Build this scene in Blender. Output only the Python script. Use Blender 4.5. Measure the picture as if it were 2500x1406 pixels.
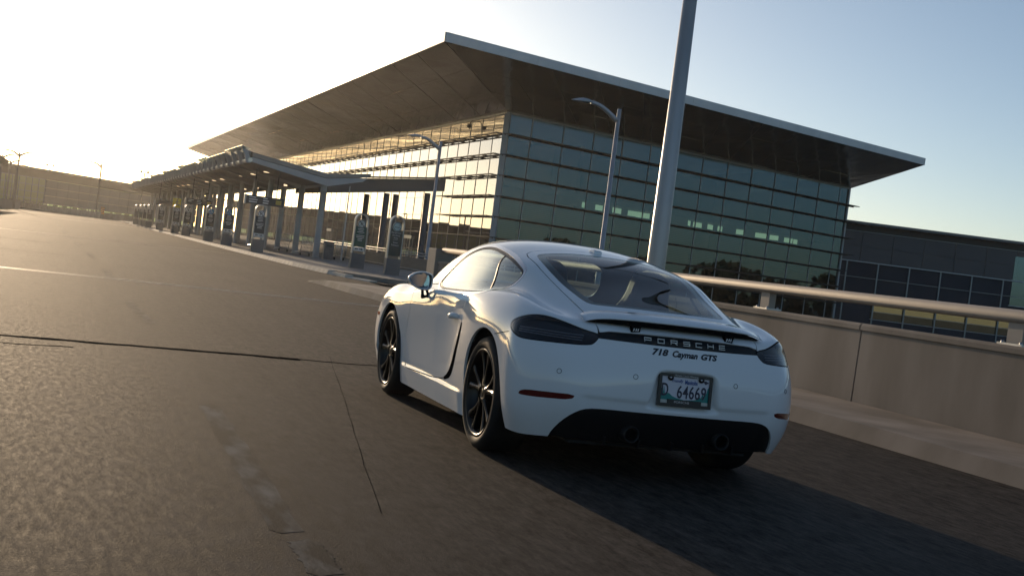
import bpy, bmesh, math, random
import numpy as np
from mathutils import Vector, Matrix
from mathutils.bvhtree import BVHTree
R = math.radians
for o in list(bpy.data.objects):
    bpy.data.objects.remove(o, do_unlink=True)
SC = bpy.context.scene
COL = SC.collection
random.seed(7)

# ------------------------------------------------------------------ camera
YAW, PITCH, ROLL = R(18.97923), R(-1.11032), R(7.22486)
FPX = 3096.2                                   # focal length for a 2500 px wide frame
_F = Vector((math.sin(YAW) * math.cos(PITCH), math.cos(YAW) * math.cos(PITCH), math.sin(PITCH)))
_R0 = Vector((math.cos(YAW), -math.sin(YAW), 0))
_U0 = _R0.cross(_F)
_R = _R0 * math.cos(ROLL) + _U0 * math.sin(ROLL)
_U = -_R0 * math.sin(ROLL) + _U0 * math.cos(ROLL)
cd = bpy.data.cameras.new('camera')
cam = bpy.data.objects.new('camera', cd)
COL.objects.link(cam)
cd.sensor_width = 36.0
cd.lens = FPX / 2500 * 36.0
cd.clip_start = 0.1
cd.clip_end = 6000
M_ = Matrix((( _R.x, _U.x, -_F.x, -3.25795), (_R.y, _U.y, -_F.y, -7.26251), (_R.z, _U.z, -_F.z, 1.13897), (0, 0, 0, 1)))
cam.matrix_world = M_
SC.camera = cam

# ------------------------------------------------------------------ light
SUN_EL, SUN_AZ = R(7.2), R(-4.6)               # azimuth measured from +Y towards +X
world = bpy.data.worlds.new('World')
SC.world = world
world.use_nodes = True
_nt = world.node_tree
_nt.nodes.clear()
_o = _nt.nodes.new('ShaderNodeOutputWorld')
_b = _nt.nodes.new('ShaderNodeBackground')
_s = _nt.nodes.new('ShaderNodeTexSky')
_s.sky_type = 'NISHITA'
_s.sun_disc = False
_s.sun_elevation = SUN_EL
_s.sun_rotation = SUN_AZ
_s.altitude = 240
_s.air_density = 0.68
_s.dust_density = 0.9
_s.ozone_density = 1.2
_b.inputs['Strength'].default_value = 0.124
_nt.links.new(_s.outputs[0], _b.inputs[0])
_nt.links.new(_b.outputs[0], _o.inputs[0])
sd = bpy.data.lights.new('sun', 'SUN')
sun = bpy.data.objects.new('sun', sd)
COL.objects.link(sun)
sd.energy = 2.7
sd.angle = R(0.55)
sd.color = (1.0, 0.74, 0.48)
_sv = Vector((math.sin(SUN_AZ) * math.cos(SUN_EL), math.cos(SUN_AZ) * math.cos(SUN_EL), math.sin(SUN_EL)))
sun.rotation_euler = _sv.to_track_quat('Z', 'Y').to_euler()
vs = SC.view_settings
vs.view_transform = 'Standard'
vs.look = 'None'
vs.exposure = 0.2
vs.gamma = 1.0
vs.use_curve_mapping = False
SC.render.engine = 'CYCLES'
SC.cycles.use_denoising = True
SC.cycles.max_bounces = 10
SC.cycles.transparent_max_bounces = 24
SC.cycles.caustics_reflective = False
SC.cycles.caustics_refractive = False

# ------------------------------------------------------------------ helpers
MATS = {}


def mat(name, col=(0.5, 0.5, 0.5), rough=0.5, metal=0.0, spec=0.5, coat=0.0, coat_rough=0.03,
        emit=None, estr=1.0):
    if name in MATS:
        return MATS[name]
    m = bpy.data.materials.new(name)
    m.use_nodes = True
    b = m.node_tree.nodes['Principled BSDF']
    b.inputs['Base Color'].default_value = (*col, 1)
    b.inputs['Roughness'].default_value = rough
    b.inputs['Metallic'].default_value = metal
    b.inputs['Specular IOR Level'].default_value = spec
    b.inputs['Coat Weight'].default_value = coat
    b.inputs['Coat Roughness'].default_value = coat_rough
    if emit:
        b.inputs['Emission Color'].default_value = (*emit, 1)
        b.inputs['Emission Strength'].default_value = estr
    MATS[name] = m
    return m


def bsdf(m):
    return m.node_tree.nodes['Principled BSDF']


def noise_mat(name, c1, c2, scale=4.0, rough=(0.6, 0.8), metal=0.0, spec=0.4, bump=0.0, bscale=None,
              stretch=(1, 1, 1), detail=6, coat=0.0, lo=0.35, hi=0.65):
    """colour and gloss vary with object-space noise, plus fine bump"""
    if name in MATS:
        return MATS[name]
    m = mat(name, c1, rough[0], metal, spec, coat)
    nt = m.node_tree
    N, L = nt.nodes, nt.links
    b = bsdf(m)
    tc = N.new('ShaderNodeTexCoord')
    mp = N.new('ShaderNodeMapping')
    mp.inputs['Scale'].default_value = stretch
    L.new(tc.outputs['Object'], mp.inputs['Vector'])
    n = N.new('ShaderNodeTexNoise')
    n.inputs['Scale'].default_value = scale
    n.inputs['Detail'].default_value = detail
    L.new(mp.outputs[0], n.inputs['Vector'])
    r = N.new('ShaderNodeValToRGB')
    r.color_ramp.elements[0].position = lo
    r.color_ramp.elements[1].position = hi
    r.color_ramp.elements[0].color = (*c1, 1)
    r.color_ramp.elements[1].color = (*c2, 1)
    L.new(n.outputs['Fac'], r.inputs['Fac'])
    L.new(r.outputs['Color'], b.inputs['Base Color'])
    mr = N.new('ShaderNodeMapRange')
    mr.inputs['To Min'].default_value = rough[0]
    mr.inputs['To Max'].default_value = rough[1]
    L.new(n.outputs['Fac'], mr.inputs['Value'])
    L.new(mr.outputs[0], b.inputs['Roughness'])
    if bump:
        n2 = N.new('ShaderNodeTexNoise')
        n2.inputs['Scale'].default_value = bscale or scale * 12
        n2.inputs['Detail'].default_value = 4
        L.new(mp.outputs[0], n2.inputs['Vector'])
        bp = N.new('ShaderNodeBump')
        bp.inputs['Strength'].default_value = bump
        bp.inputs['Distance'].default_value = 0.01
        L.new(n2.outputs['Fac'], bp.inputs['Height'])
        L.new(bp.outputs[0], b.inputs['Normal'])
    return m


def glass_mat(name, tint, f0=.06, rough=0.0, gcol=(1, 1, 1), power=5.0):
    """thin pane: coloured see-through plus a mirror reflection that grows at a glancing view"""
    if name in MATS:
        return MATS[name]
    m = bpy.data.materials.new(name)
    m.use_nodes = True
    nt = m.node_tree
    N, L = nt.nodes, nt.links
    N.remove(N['Principled BSDF'])
    out = N['Material Output']
    t = N.new('ShaderNodeBsdfTransparent')
    t.inputs[0].default_value = (*tint, 1)
    g = N.new('ShaderNodeBsdfGlossy')
    g.inputs['Roughness'].default_value = rough
    g.inputs['Color'].default_value = (*gcol, 1)
    lw = N.new('ShaderNodeLayerWeight')
    lw.inputs['Blend'].default_value = .5
    pw = N.new('ShaderNodeMath')
    pw.operation = 'POWER'
    pw.inputs[1].default_value = power
    mr = N.new('ShaderNodeMapRange')
    mr.inputs[3].default_value = f0
    mr.inputs[4].default_value = 1.0
    mx = N.new('ShaderNodeMixShader')
    L.new(lw.outputs['Facing'], pw.inputs[0])
    L.new(pw.outputs[0], mr.inputs[0])
    L.new(mr.outputs[0], mx.inputs[0])
    L.new(t.outputs[0], mx.inputs[1])
    L.new(g.outputs[0], mx.inputs[2])
    L.new(mx.outputs[0], out.inputs['Surface'])
    MATS[name] = m
    return m


def props(o, label=None, cat=None, group=None, kind=None):
    if label: o['label'] = label
    if cat: o['category'] = cat
    if group: o['group'] = group
    if kind: o['kind'] = kind
    return o


def thing(name, label, cat, loc=(0, 0, 0), rz=0.0, group=None):
    o = bpy.data.objects.new(name, None)
    o.empty_display_size = 0.2
    COL.objects.link(o)
    o.location = loc
    o.rotation_euler = (0, 0, rz)
    return props(o, label, cat, group)


def inst(name, mesh, parent=None, loc=(0, 0, 0), rot=(0, 0, 0), m=None):
    o = bpy.data.objects.new(name, mesh)
    COL.objects.link(o)
    if parent is not None:
        o.parent = parent
    o.location = loc
    o.rotation_euler = rot
    return o


def copy_tree(o, parent=None, skip=()):
    c = o.copy()
    COL.objects.link(c)
    if parent is not None:
        c.parent = parent
    for ch in list(o.children):
        if ch.name.split('.')[0] not in skip:
            copy_tree(ch, c, skip)
    return c


class MB:
    """collects geometry; build() links it as one mesh object"""

    def __init__(s):
        s.v, s.f, s.sm, s.mi = [], [], [], []

    def add(s, vs, fs, smooth=False, mi=0):
        k = len(s.v)
        s.v += [tuple(p) for p in vs]
        s.f += [tuple(i + k for i in q) for q in fs]
        s.sm += [smooth] * len(fs)
        s.mi += [mi] * len(fs)
        return s

    def box(s, x0, x1, y0, y1, z0, z1, mi=0):
        v = [(x, y, z) for z in (z0, z1) for y in (y0, y1) for x in (x0, x1)]
        return s.add(v, [(0, 2, 3, 1), (4, 5, 7, 6), (0, 1, 5, 4), (2, 6, 7, 3), (0, 4, 6, 2), (1, 3, 7, 5)], False, mi)

    def bar(s, a, b, w, h, up=(0, 0, 1), mi=0):
        """rectangular bar from a to b, w across, h along up"""
        a, b = Vector(a), Vector(b)
        d = (b - a).normalized()
        u = Vector(up)
        sx = d.cross(u).normalized()
        u = sx.cross(d).normalized()
        v = []
        for p in (a, b):
            for i, j in ((-1, -1), (1, -1), (1, 1), (-1, 1)):
                v.append(p + sx * (i * w / 2) + u * (j * h / 2))
        return s.add(v, [(0, 3, 2, 1), (4, 5, 6, 7), (0, 1, 5, 4), (1, 2, 6, 5), (2, 3, 7, 6), (3, 0, 4, 7)], False, mi)

    def prism(s, poly, a, b, mi=0, flip=False):
        """poly: list of 2-D points (p,q); a(p,q) and b(p,q) give the two 3-D ends"""
        n = len(poly)
        v = [a(*p) for p in poly] + [b(*p) for p in poly]
        f = [tuple(range(n - 1, -1, -1)), tuple(range(n, 2 * n))]
        f += [(i, (i + 1) % n, n + (i + 1) % n, n + i) for i in range(n)]
        if flip:
            f = [tuple(reversed(q)) for q in f]
        return s.add(v, f, False, mi)

    def tube(s, path, r, n=10, caps=True, mi=0, closed=False, smooth=True):
        P = [Vector(p) for p in path]
        m = len(P)
        rr = r if isinstance(r, (list, tuple)) else [r] * m
        ref = None
        v = []
        for i in range(m):
            if closed:
                d = P[(i + 1) % m] - P[i - 1]
            else:
                d = P[min(i + 1, m - 1)] - P[max(i - 1, 0)]
            d.normalize()
            if ref is None:
                ref = Vector((0, 0, 1)) if abs(d.z) < 0.9 else Vector((1, 0, 0))
            x = d.cross(ref).normalized()
            ref = x.cross(d).normalized()
            for k in range(n):
                t = 2 * math.pi * k / n
                v.append(P[i] + x * (math.cos(t) * rr[i]) + ref * (math.sin(t) * rr[i]))
        f = []
        for i in range(m if closed else m - 1):
            j = (i + 1) % m
            for k in range(n):
                f.append((i * n + k, i * n + (k + 1) % n, j * n + (k + 1) % n, j * n + k))
        s.add(v, f, smooth, mi)
        if caps and not closed:
            k0 = len(s.v) - len(v)
            s.f.append(tuple(k0 + q for q in range(n - 1, -1, -1)))
            s.f.append(tuple(k0 + (m - 1) * n + q for q in range(n)))
            s.sm += [False, False]
            s.mi += [mi, mi]
        return s

    def lathe(s, prof, n=32, axis='z', c=(0, 0, 0), mi=0, smooth=True, a0=0, a1=2 * math.pi):
        """prof: (radius, height) pairs"""
        full = abs(a1 - a0 - 2 * math.pi) < 1e-6
        nn = n if full else n + 1
        v = []
        for r, h in prof:
            for k in range(nn):
                t = a0 + (a1 - a0) * k / n
                p = (math.cos(t) * r, math.sin(t) * r, h)
                if axis == 'x':
                    p = (p[2], p[0], p[1])
                elif axis == 'y':
                    p = (p[1], p[2], p[0])
                v.append((p[0] + c[0], p[1] + c[1], p[2] + c[2]))
        f = []
        for i in range(len(prof) - 1):
            for k in range(n):
                k2 = (k + 1) % nn
                f.append((i * nn + k, i * nn + k2, (i + 1) * nn + k2, (i + 1) * nn + k))
        return s.add(v, f, smooth, mi)

    def mesh(s, name, *ms):
        me = bpy.data.meshes.new(name)
        me.from_pydata(s.v, [], s.f)
        me.polygons.foreach_set('use_smooth', s.sm)
        me.polygons.foreach_set('material_index', s.mi)
        for m in ms:
            me.materials.append(m)
        me.update()
        return me

    def build(s, name, m, parent=None, loc=(0, 0, 0), rot=(0, 0, 0), bevel=0.0, seg=2):
        ms = m if isinstance(m, (list, tuple)) else [m]
        o = inst(name, s.mesh(name, *ms), parent, loc, rot)
        if bevel:
            bv = o.modifiers.new('bevel', 'BEVEL')
            bv.width = bevel
            bv.segments = seg
            bv.limit_method = 'ANGLE'
            bv.angle_limit = R(35)
        return o


def text_mesh(body, size, extrude=0.0, font_shear=0.0, spacing=1.0, align='CENTER', offset=0.0, res=3, vert='BOTTOM_BASELINE'):
    c = bpy.data.curves.new('txt', 'FONT')
    c.body = body
    c.size = size
    c.extrude = extrude
    c.shear = font_shear
    c.space_character = spacing
    c.align_x = align
    c.offset = offset
    c.resolution_u = res
    o = bpy.data.objects.new('txt', c)
    COL.objects.link(o)
    dg = bpy.context.evaluated_depsgraph_get()
    me = bpy.data.meshes.new_from_object(o.evaluated_get(dg))
    bpy.data.objects.remove(o, do_unlink=True)
    bpy.data.curves.remove(c)
    return me


def me_arrays(me):
    v = np.empty(len(me.vertices) * 3)
    me.vertices.foreach_get('co', v)
    return v.reshape(-1, 3), [tuple(p.vertices) for p in me.polygons]
# ================================================================== ground, road, pavement
KERB = [(5.40, 31.16), (4.73, 33.96), (4.35, 39.53), (3.97, 51.4), (3.81, 58.6), (3.56, 71.6), (3.11, 102.2), (2.33, 146.3), (1.6, 185.0)]


def kx(y):
    return float(np.interp(y, [k[1] for k in KERB], [k[0] for k in KERB]))


def asphalt_mat():
    m = mat('asphalt', (.05, .05, .05), .9, 0, .07)
    nt = m.node_tree
    N, L = nt.nodes, nt.links
    b = bsdf(m)
    tc = N.new('ShaderNodeTexCoord')

    def noise(scale, stretch, detail=6, rough=.6, dist=0):
        mp = N.new('ShaderNodeMapping')
        mp.inputs['Scale'].default_value = stretch
        L.new(tc.outputs['Object'], mp.inputs[0])
        n = N.new('ShaderNodeTexNoise')
        n.inputs['Scale'].default_value = scale
        n.inputs['Detail'].default_value = detail
        n.inputs['Roughness'].default_value = rough
        n.inputs['Distortion'].default_value = dist
        L.new(mp.outputs[0], n.inputs['Vector'])
        return n.outputs['Fac']

    def math_(op, a, c, clamp=False):
        n = N.new('ShaderNodeMath')
        n.operation = op
        n.use_clamp = clamp
        for i, q in enumerate((a, c)):
            if isinstance(q, (int, float)): n.inputs[i].default_value = q
            else: L.new(q, n.inputs[i])
        return n.outputs[0]

    def rng(v, a, c, lo, hi):
        n = N.new('ShaderNodeMapRange')
        n.inputs[1].default_value, n.inputs[2].default_value = a, c
        n.inputs[3].default_value, n.inputs[4].default_value = lo, hi
        L.new(v, n.inputs[0])
        return n.outputs[0]
    grain = noise(90, (1, 1, 1), 3, .7)
    grit = noise(14, (1, .35, 1), 5, .7)
    tyre = noise(1.1, (2.2, .035, 1), 4, .5)          # wear drawn out along the lanes
    streak = noise(9, (2.0, .07, 1), 5, .7)
    blot = noise(.35, (1, .6, 1), 5, .6, .4)
    chip = noise(30, (1, .22, 1), 4, .75)
    tone = math_('ADD', rng(grain, .3, .7, -.010, .014), rng(grit, .3, .7, -.016, .016))
    tone = math_('ADD', tone, rng(chip, .34, .68, -.020, .034))
    tone = math_('ADD', tone, rng(streak, .32, .68, -.007, .009))
    tone = math_('ADD', tone, rng(tyre, .35, .65, -.004, .005))
    tone = math_('ADD', tone, rng(blot, .35, .65, -.006, .007))
    mott = noise(7, (1, .55, 1), 8, .8)
    tone = math_('ADD', tone, rng(mott, .32, .68, -.018, .022))
    tone = math_('MAXIMUM', math_('ADD', tone, .034), .005)
    mx = N.new('ShaderNodeCombineColor')
    L.new(math_('MULTIPLY', tone, 1.18), mx.inputs[0])
    L.new(tone, mx.inputs[1])
    L.new(math_('MULTIPLY', tone, .84), mx.inputs[2])
    L.new(mx.outputs[0], b.inputs['Base Color'])
    L.new(rng(chip, .3, .7, .70, .90), b.inputs['Roughness'])
    bp = N.new('ShaderNodeBump')
    bp.inputs['Strength'].default_value = .22
    bp.inputs['Distance'].default_value = .012
    L.new(grain, bp.inputs['Height'])
    L.new(bp.outputs[0], b.inputs['Normal'])
    return m


ASPH = asphalt_mat()
CONC = noise_mat('concrete', (.20, .185, .165), (.30, .28, .25), 1.6, (.75, .9), spec=.3, bump=.25, bscale=60)
CONC_D = noise_mat('concrete_worn', (.21, .175, .14), (.36, .30, .245), 1.3, (.8, .92), spec=.3, bump=.10, bscale=70, stretch=(1, .9, .28), detail=8)
PAVE = noise_mat('pavement_concrete', (.17, .155, .14), (.25, .235, .21), 1.1, (.7, .85), spec=.35, bump=.2, bscale=60)
LINEW = noise_mat('worn_line_paint', (.030, .028, .025), (.20, .19, .17), 9, (.85, .95), spec=.08, bump=.15, bscale=90, stretch=(1, .3, 1), lo=.42, hi=.66, detail=10)
LINE2 = noise_mat('joint_edge', (.30, .28, .245), (.55, .51, .45), 5, (.5, .65), bump=.1, bscale=60)
DKROAD = noise_mat('dark_seal_streak', (.008, .008, .008), (.016, .015, .014), 6, (.9, 1.0), spec=.0)  # black tone shared by the joint seals and the dark streaks
STEEL = noise_mat('galvanised_steel', (.42, .42, .42), (.52, .52, .52), 6, (.30, .42), metal=.9)
DKSTEEL = noise_mat('dark_steel', (.08, .08, .085), (.11, .11, .115), 5, (.4, .5), metal=.3)


def sheet(name, pts, z, m, kind='structure', parent=None):
    mb = MB().add([(x, y, z) for x, y in pts], [tuple(range(len(pts)))])
    o = mb.build(name, m, parent)
    if kind: o['kind'] = kind
    return o


sheet('terrain', [(-2500, -2500), (2500, -2500), (2500, 2500), (-2500, 2500)], -5.2, noise_mat('dry_ground', (.06, .058, .04), (.10, .09, .06), .02, (.9, 1)))
# the elevated deck: asphalt roadway as one sheet with a thickness
ROADPTS = [(-60, -60), (4.95, -60), (4.95, 21.6), (5.3, 31.0), (14, 31), (14, 46), (26, 80), (29.6, 95.5), (22, 330), (-60, 330)]
mb = MB()
mb.prism(ROADPTS, lambda x, y: (x, y, -1.2), lambda x, y: (x, y, 0))
o = mb.build('road', ASPH)
o['kind'] = 'structure'
ROAD = o

# pavement slab along the kerb, with real edge stones
wy = [33.96, 36.5, 39.53, 45, 51.4, 58.6, 65, 71.6, 80, 90, 102.2, 115, 130, 146.3, 165, 185]
pv = [(kx(y) + .32, y) for y in wy] + [(20, 185), (24, 140), (26, 110), (27.9, 94), (22, 76), (16.0, 60), (12.3, 50), (12.3, 36.0), (8.6, 33.0), (6.2, 32.2)]
mb = MB()
mb.prism(pv[::-1], lambda x, y: (x, y, .004), lambda x, y: (x, y, .148))
pav = mb.build('pavement', PAVE)
for p_ in pav.data.polygons:
    if p_.normal.z < -.5: pass
pav['kind'] = 'structure'
KST = noise_mat('kerb_stone', (.40, .36, .30), (.56, .51, .43), 2.5, (.7, .85), spec=.35, bump=.3, bscale=40)
ky = 31.4
n = 0
while ky < 150 and n < 120:
    ln = 1.75 if ky < 60 else 3.5
    a, b = Vector((kx(ky), ky, 0)), Vector((kx(ky + ln - .02), ky + ln - .02, 0))
    h = .150
    if ky < 34.5: h = .05 + .10 * max(0, min(1, (ky - 31.4) / 3.0))
    d = (b - a).normalized()
    s = Vector((d.y, -d.x, 0))
    jit = random.uniform(-.006, .006)
    mb = MB()
    q = [a + s * jit, a + s * .30, b + s * .30, b + s * (jit + random.uniform(-.004, .004))]
    hh = h + random.uniform(-.003, .004)
    mb.add([(*p.xy, .002) for p in q] + [((p + (s * .065 if i in (0, 3) else s * 0)).x, (p + (s * .065 if i in (0, 3) else s * 0)).y, hh) for i, p in enumerate(q)],
           [(3, 2, 1, 0), (4, 5, 6, 7), (0, 1, 5, 4), (1, 2, 6, 5), (2, 3, 7, 6), (3, 0, 4, 7)])
    mb.build('kerb_stone', KST, pav, bevel=.012)
    ky += ln
    n += 1

# raised safety kerb in front of the parapet: starts as a tip ahead of the car
SK = [(2.42, 25.9), (2.53, 24.28), (2.64, 21.2), (2.83, 17.96), (3.0, 12), (3.2, 4), (3.3, -4), (3.4, -22)]


def sx_(y):
    return float(np.interp(-y, [-k[1] for k in SK], [k[0] for k in SK]))


mb = MB()
ys = [25.6, 24.0, 21.2, 18, 15, 12, 8, 4, 0, -4, -10, -22]
vv = []
for y in ys:
    h = .140 if y < 24.5 else (.03 if y > 25 else .09)
    vv += [(sx_(y), y, .002), (sx_(y) + .06, y, h), (4.58, y, h + .006), (4.58, y, .002)]
ff = []
for i in range(len(ys) - 1):
    for k in range(3):
        ff.append((i * 4 + k, i * 4 + k + 1, i * 4 + 5 + k, i * 4 + 4 + k))
ff.append((0, 3, 2, 1))
mb.add(vv, ff)
sk = mb.build('safety_kerb', CONC_D)
sk['kind'] = 'structure'

rnd = random.Random(3)
# painted lane dashes, expansion joints, dark streaks: thin sheets on the deck
for (y0, y1, x0, x1, w) in ((-2.38, .95, -2.37, -2.36, .13), (-2.98, -2.56, -2.33, -2.33, .13), (6.97, 10.24, -2.42, -2.55, .13), (16.0, 19.2, -2.64, -2.72, .14),
                           (24.9, 28.1, -2.88, -2.98, .14), (33.2, 36.4, -3.15, -3.3, .15), (42, 45.2, -3.5, -3.6, .15), (51, 54.2, -3.8, -3.9, .15), (60, 63.2, -4.1, -4.2, .15), (72, 75.2, -4.5, -4.6, .15),
                           (-12, -8.8, -2.3, -2.3, .13)):
    nn = 22
    lf = [(x0 + (x1 - x0) * i / nn - w / 2 + rnd.uniform(-.012, .010), y0 + (y1 - y0) * i / nn) for i in range(nn + 1)]
    rt_ = [(x0 + (x1 - x0) * i / nn + w / 2 + rnd.uniform(-.010, .012), y0 + (y1 - y0) * i / nn) for i in range(nn + 1)]
    sheet('lane_dash', lf[::-1] + [(x0 - .03, y0 - .05), (x0 + .02, y0 - .02)] + rt_ + [(x1 + .02, y1 + .06), (x1 - .03, y1 + .01)], .0012, LINEW, None, ROAD)
for (xa, ya, xb, yb, w, m, nm) in ((-30, 12.2, 2.75, 16.62, .10, LINE2, 'joint_edge'), (-30, 11.95, 2.75, 16.37, .10, LINE2, 'joint_edge'), (-30, 12.075, 2.75, 16.495, .07, DKROAD, 'joint_seal'),
                                   (-40, 29.5, 3.9, 49.6, .16, LINE2, 'joint_edge'), (-40, 29.1, 3.9, 49.2, .10, DKROAD, 'joint_seal'),
                                   (-20, 98, 2.9, 121, .5, LINE2, 'joint_edge')):
    z = .0010 if m is DKROAD and w > .15 else .0022
    d = Vector((xb - xa, yb - ya)).normalized()
    s = Vector((-d.y, d.x)) * w / 2
    sheet(nm, [(xa - s.x, ya - s.y), (xb - s.x, yb - s.y), (xb + s.x, yb + s.y), (xa + s.x, ya + s.y)], z, m, None, ROAD)
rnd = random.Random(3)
for (xa, ya, xb, yb, w) in ((-5.6, 4.0, -1.2, 4.5, .15), (-1.5, 4.45, .3, 4.75, .07), (-6, 3.2, -3.2, 3.75, .06), (-8, 9.6, -4.2, 10.4, .25), (-14, 22.4, -3.5, 24.4, .10), (-13, 31.2, -4, 33.2, .13), (-20, 44, -5.0, 47.0, .16), (-22, 70, -5.5, 76, .45), (-1.9, -2.0, -.8, 5.0, .025)):  # irregular dark streaks laid over the asphalt
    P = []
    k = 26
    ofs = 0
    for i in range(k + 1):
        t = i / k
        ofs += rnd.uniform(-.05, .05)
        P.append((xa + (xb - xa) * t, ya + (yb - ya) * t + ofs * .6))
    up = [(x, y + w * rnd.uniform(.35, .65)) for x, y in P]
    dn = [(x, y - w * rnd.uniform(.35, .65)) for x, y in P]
    sheet('dark_streak', dn + up[::-1], .0008, DKROAD, None, ROAD)
# ------------------------------------------------------------------ parapet on the right with its tubular rail
PAR = thing('parapet_wall', 'long sunlit concrete parapet with a fat tubular handrail running along the road beside the car', 'wall', (4.75, 0, 0))
panel_y = [21.05, 17.4, 13.0, 8.6, 4.2, -.2, -4.6, -9, -13.4, -17.8, -22.2]
for a, b in zip(panel_y, panel_y[1:]):
    mb = MB()
    prof = [(-.155, .0), (-.145, .10), (-.13, .90), (-.155, .905), (-.155, .95), (-.13, .972), (.13, .972), (.15, .95), (.15, -.9), (-.155, -.9)]
    mb.prism(prof, lambda p, q: (p, b + .012, q), lambda p, q: (p, a - .012, q), flip=True)
    mb.build('wall_panel', CONC_D, PAR)
mb = MB()
mb.box(-.11, .11, panel_y[-1], panel_y[0], -.8, .95)
mb.build('wall_core', GAPC if 'GAPC' in globals() else CONC, PAR)
mb = MB()
mb.box(-.22, .20, 21.05, 21.75, .002, 1.26)
mb.build('end_post', CONC, PAR, bevel=.02)
RAILM = noise_mat('rail_aluminium', (.33, .29, .25), (.40, .355, .31), 3, (.60, .72), metal=0, spec=.3, stretch=(1, .1, 1))
mb = MB()
prof = [(.0, .075, .055)]
v, f = [], []
n = 20
for y in (21.0, -22):
    for k in range(n):
        t = 2 * math.pi * k / n
        c, s = math.cos(t), math.sin(t)
        v.append((.105 * math.copysign(abs(c) ** .75, c), y, 1.235 + .062 * math.copysign(abs(s) ** .75, s)))
f = [(k, (k + 1) % n, n + (k + 1) % n, n + k) for k in range(n)] + [tuple(range(n - 1, -1, -1)), tuple(range(n, 2 * n))]
mb.add(v, f)
hr = mb.build('handrail', RAILM, PAR)
for p in hr.data.polygons: p.use_smooth = len(p.vertices) == 4
pm = MB()
pm.box(-.045, .045, -.10, .10, .972, 1.18)
pmesh = pm.mesh('rail_post', RAILM)
fm = MB()
fm.box(-.10, .10, -.16, .16, .9722, .990)
for a in (-.12, .12):
    for b in (-.07, .07):
        fm.lathe([(0, 1.012), (.014, 1.010), (.016, .990)], 8, 'z', (b, a, 0))
fmesh = fm.mesh('base_plate', STEEL)
for y in (19.6, 15.2, 10.8, 6.4, 2.0, -2.4, -6.8, -11.2, -15.6):
    p = inst('rail_post', pmesh, PAR, (0, y, 0))
    inst('base_plate', fmesh, p)
# ================================================================== terminal building
PANE = glass_mat('curtain_wall_glass', (.15, .22, .20), .12, gcol=(.50, .80, 1.0))
PANEL_ = glass_mat('left_wall_glass', (.22, .29, .28), .24, gcol=(.84, .89, 1.0))
MULL = mat('mullion_grey', (.20, .22, .23), .4, .5)
MULLL = mat('mullion_light', (.34, .37, .39), .45, .3)
AWN = mat('sunshade_dark', (.030, .032, .034), .45, .4)
WHITEM = noise_mat('fascia_white', (.60, .61, .62), (.70, .70, .70), .5, (.35, .5), metal=.1)


def soffit_mat():
    m = noise_mat('soffit_bronze', (.26, .21, .145), (.36, .29, .19), .12, (.03, .26), metal=1.0, stretch=(1, 1, 1))
    nt = m.node_tree
    N, L = nt.nodes, nt.links
    tc = N.new('ShaderNodeTexCoord')
    mp = N.new('ShaderNodeMapping')
    mp.inputs['Scale'].default_value = (1, .45, 1)
    L.new(tc.outputs['Object'], mp.inputs[0])
    n = N.new('ShaderNodeTexNoise')
    n.inputs['Scale'].default_value = .16
    n.inputs['Detail'].default_value = 3
    L.new(mp.outputs[0], n.inputs['Vector'])
    bp = N.new('ShaderNodeBump')
    bp.inputs['Strength'].default_value = 1.0
    bp.inputs['Distance'].default_value = .34
    L.new(n.outputs['Fac'], bp.inputs['Height'])
    L.new(bp.outputs[0], bsdf(m).inputs['Normal'])
    return m


SOFF = soffit_mat()
TB = thing('terminal_building', 'big glass airport terminal with a wide dark overhanging flat roof', 'building', (29.9, 95.8, 0))
aL, aR = R(-1.2), R(70)
dL = Vector((math.sin(aL), math.cos(aL), 0)); nL = Vector((-dL.y, dL.x, 0))       # nL points out towards the road
dR = Vector((math.sin(aR), math.cos(aR), 0)); nR = Vector((dR.y, -dR.x, 0))       # nR points out towards the camera
rows = [13.74 - 1.77 * i for i in range(11)]                                        # glass row edges downwards
colsR = [0, 2.75] + [2.75 + 3.63 * i for i in range(1, 13)] + [47.9]
colsL = [3.30 * i for i in range(0, 52)]
ZB = -5.2


def PR(s, z, o=0): return dR * s + nR * o + Vector((0, 0, z))
def PLf(s, z, o=0): return dL * s + nL * o + Vector((0, 0, z))


rp = random.Random(11)


def pane(P, s0, s1, z0, z1, m, name='glass_pane', mb=None):
    # every pane sits a hair out of true, as real curtain walls do
    e = [rp.uniform(-.012, .012) for _ in range(3)]
    g = .012
    a, b, c, d = P(s0 + g, z0 + g, .02 + e[0]), P(s1 - g, z0 + g, .02 + e[1]), P(s1 - g, z1 - g, .02 + e[1] + e[2] * .5), P(s0 + g, z1 - g, .02 + e[0] + e[2] * .5)
    q = mb or MB()
    q.add([a, b, c, d], [(0, 1, 2, 3)])
    if mb is None: return q.build(name, m, TB)


for i in range(len(rows) - 1):
    for k in range(len(colsR) - 1):
        pane(PR, colsR[k], colsR[k + 1], rows[i + 1], rows[i], PANE)
far = MB()
nL_pane = 0
for i in range(8):
    for k in range(len(colsL) - 1):
        near = (k < 30 and i < 3) or (k < 13 and i < 8)
        if near and nL_pane < 165:
            pane(PLf, colsL[k + 1], colsL[k], rows[i + 1], rows[i], PANEL_)
            nL_pane += 1
        else:
            pane(PLf, colsL[k + 1], colsL[k], rows[i + 1], rows[i], PANEL_, mb=far)
fo = far.build('glass_pane', PANEL_, TB)
fo['kind'] = 'stuff'
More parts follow.
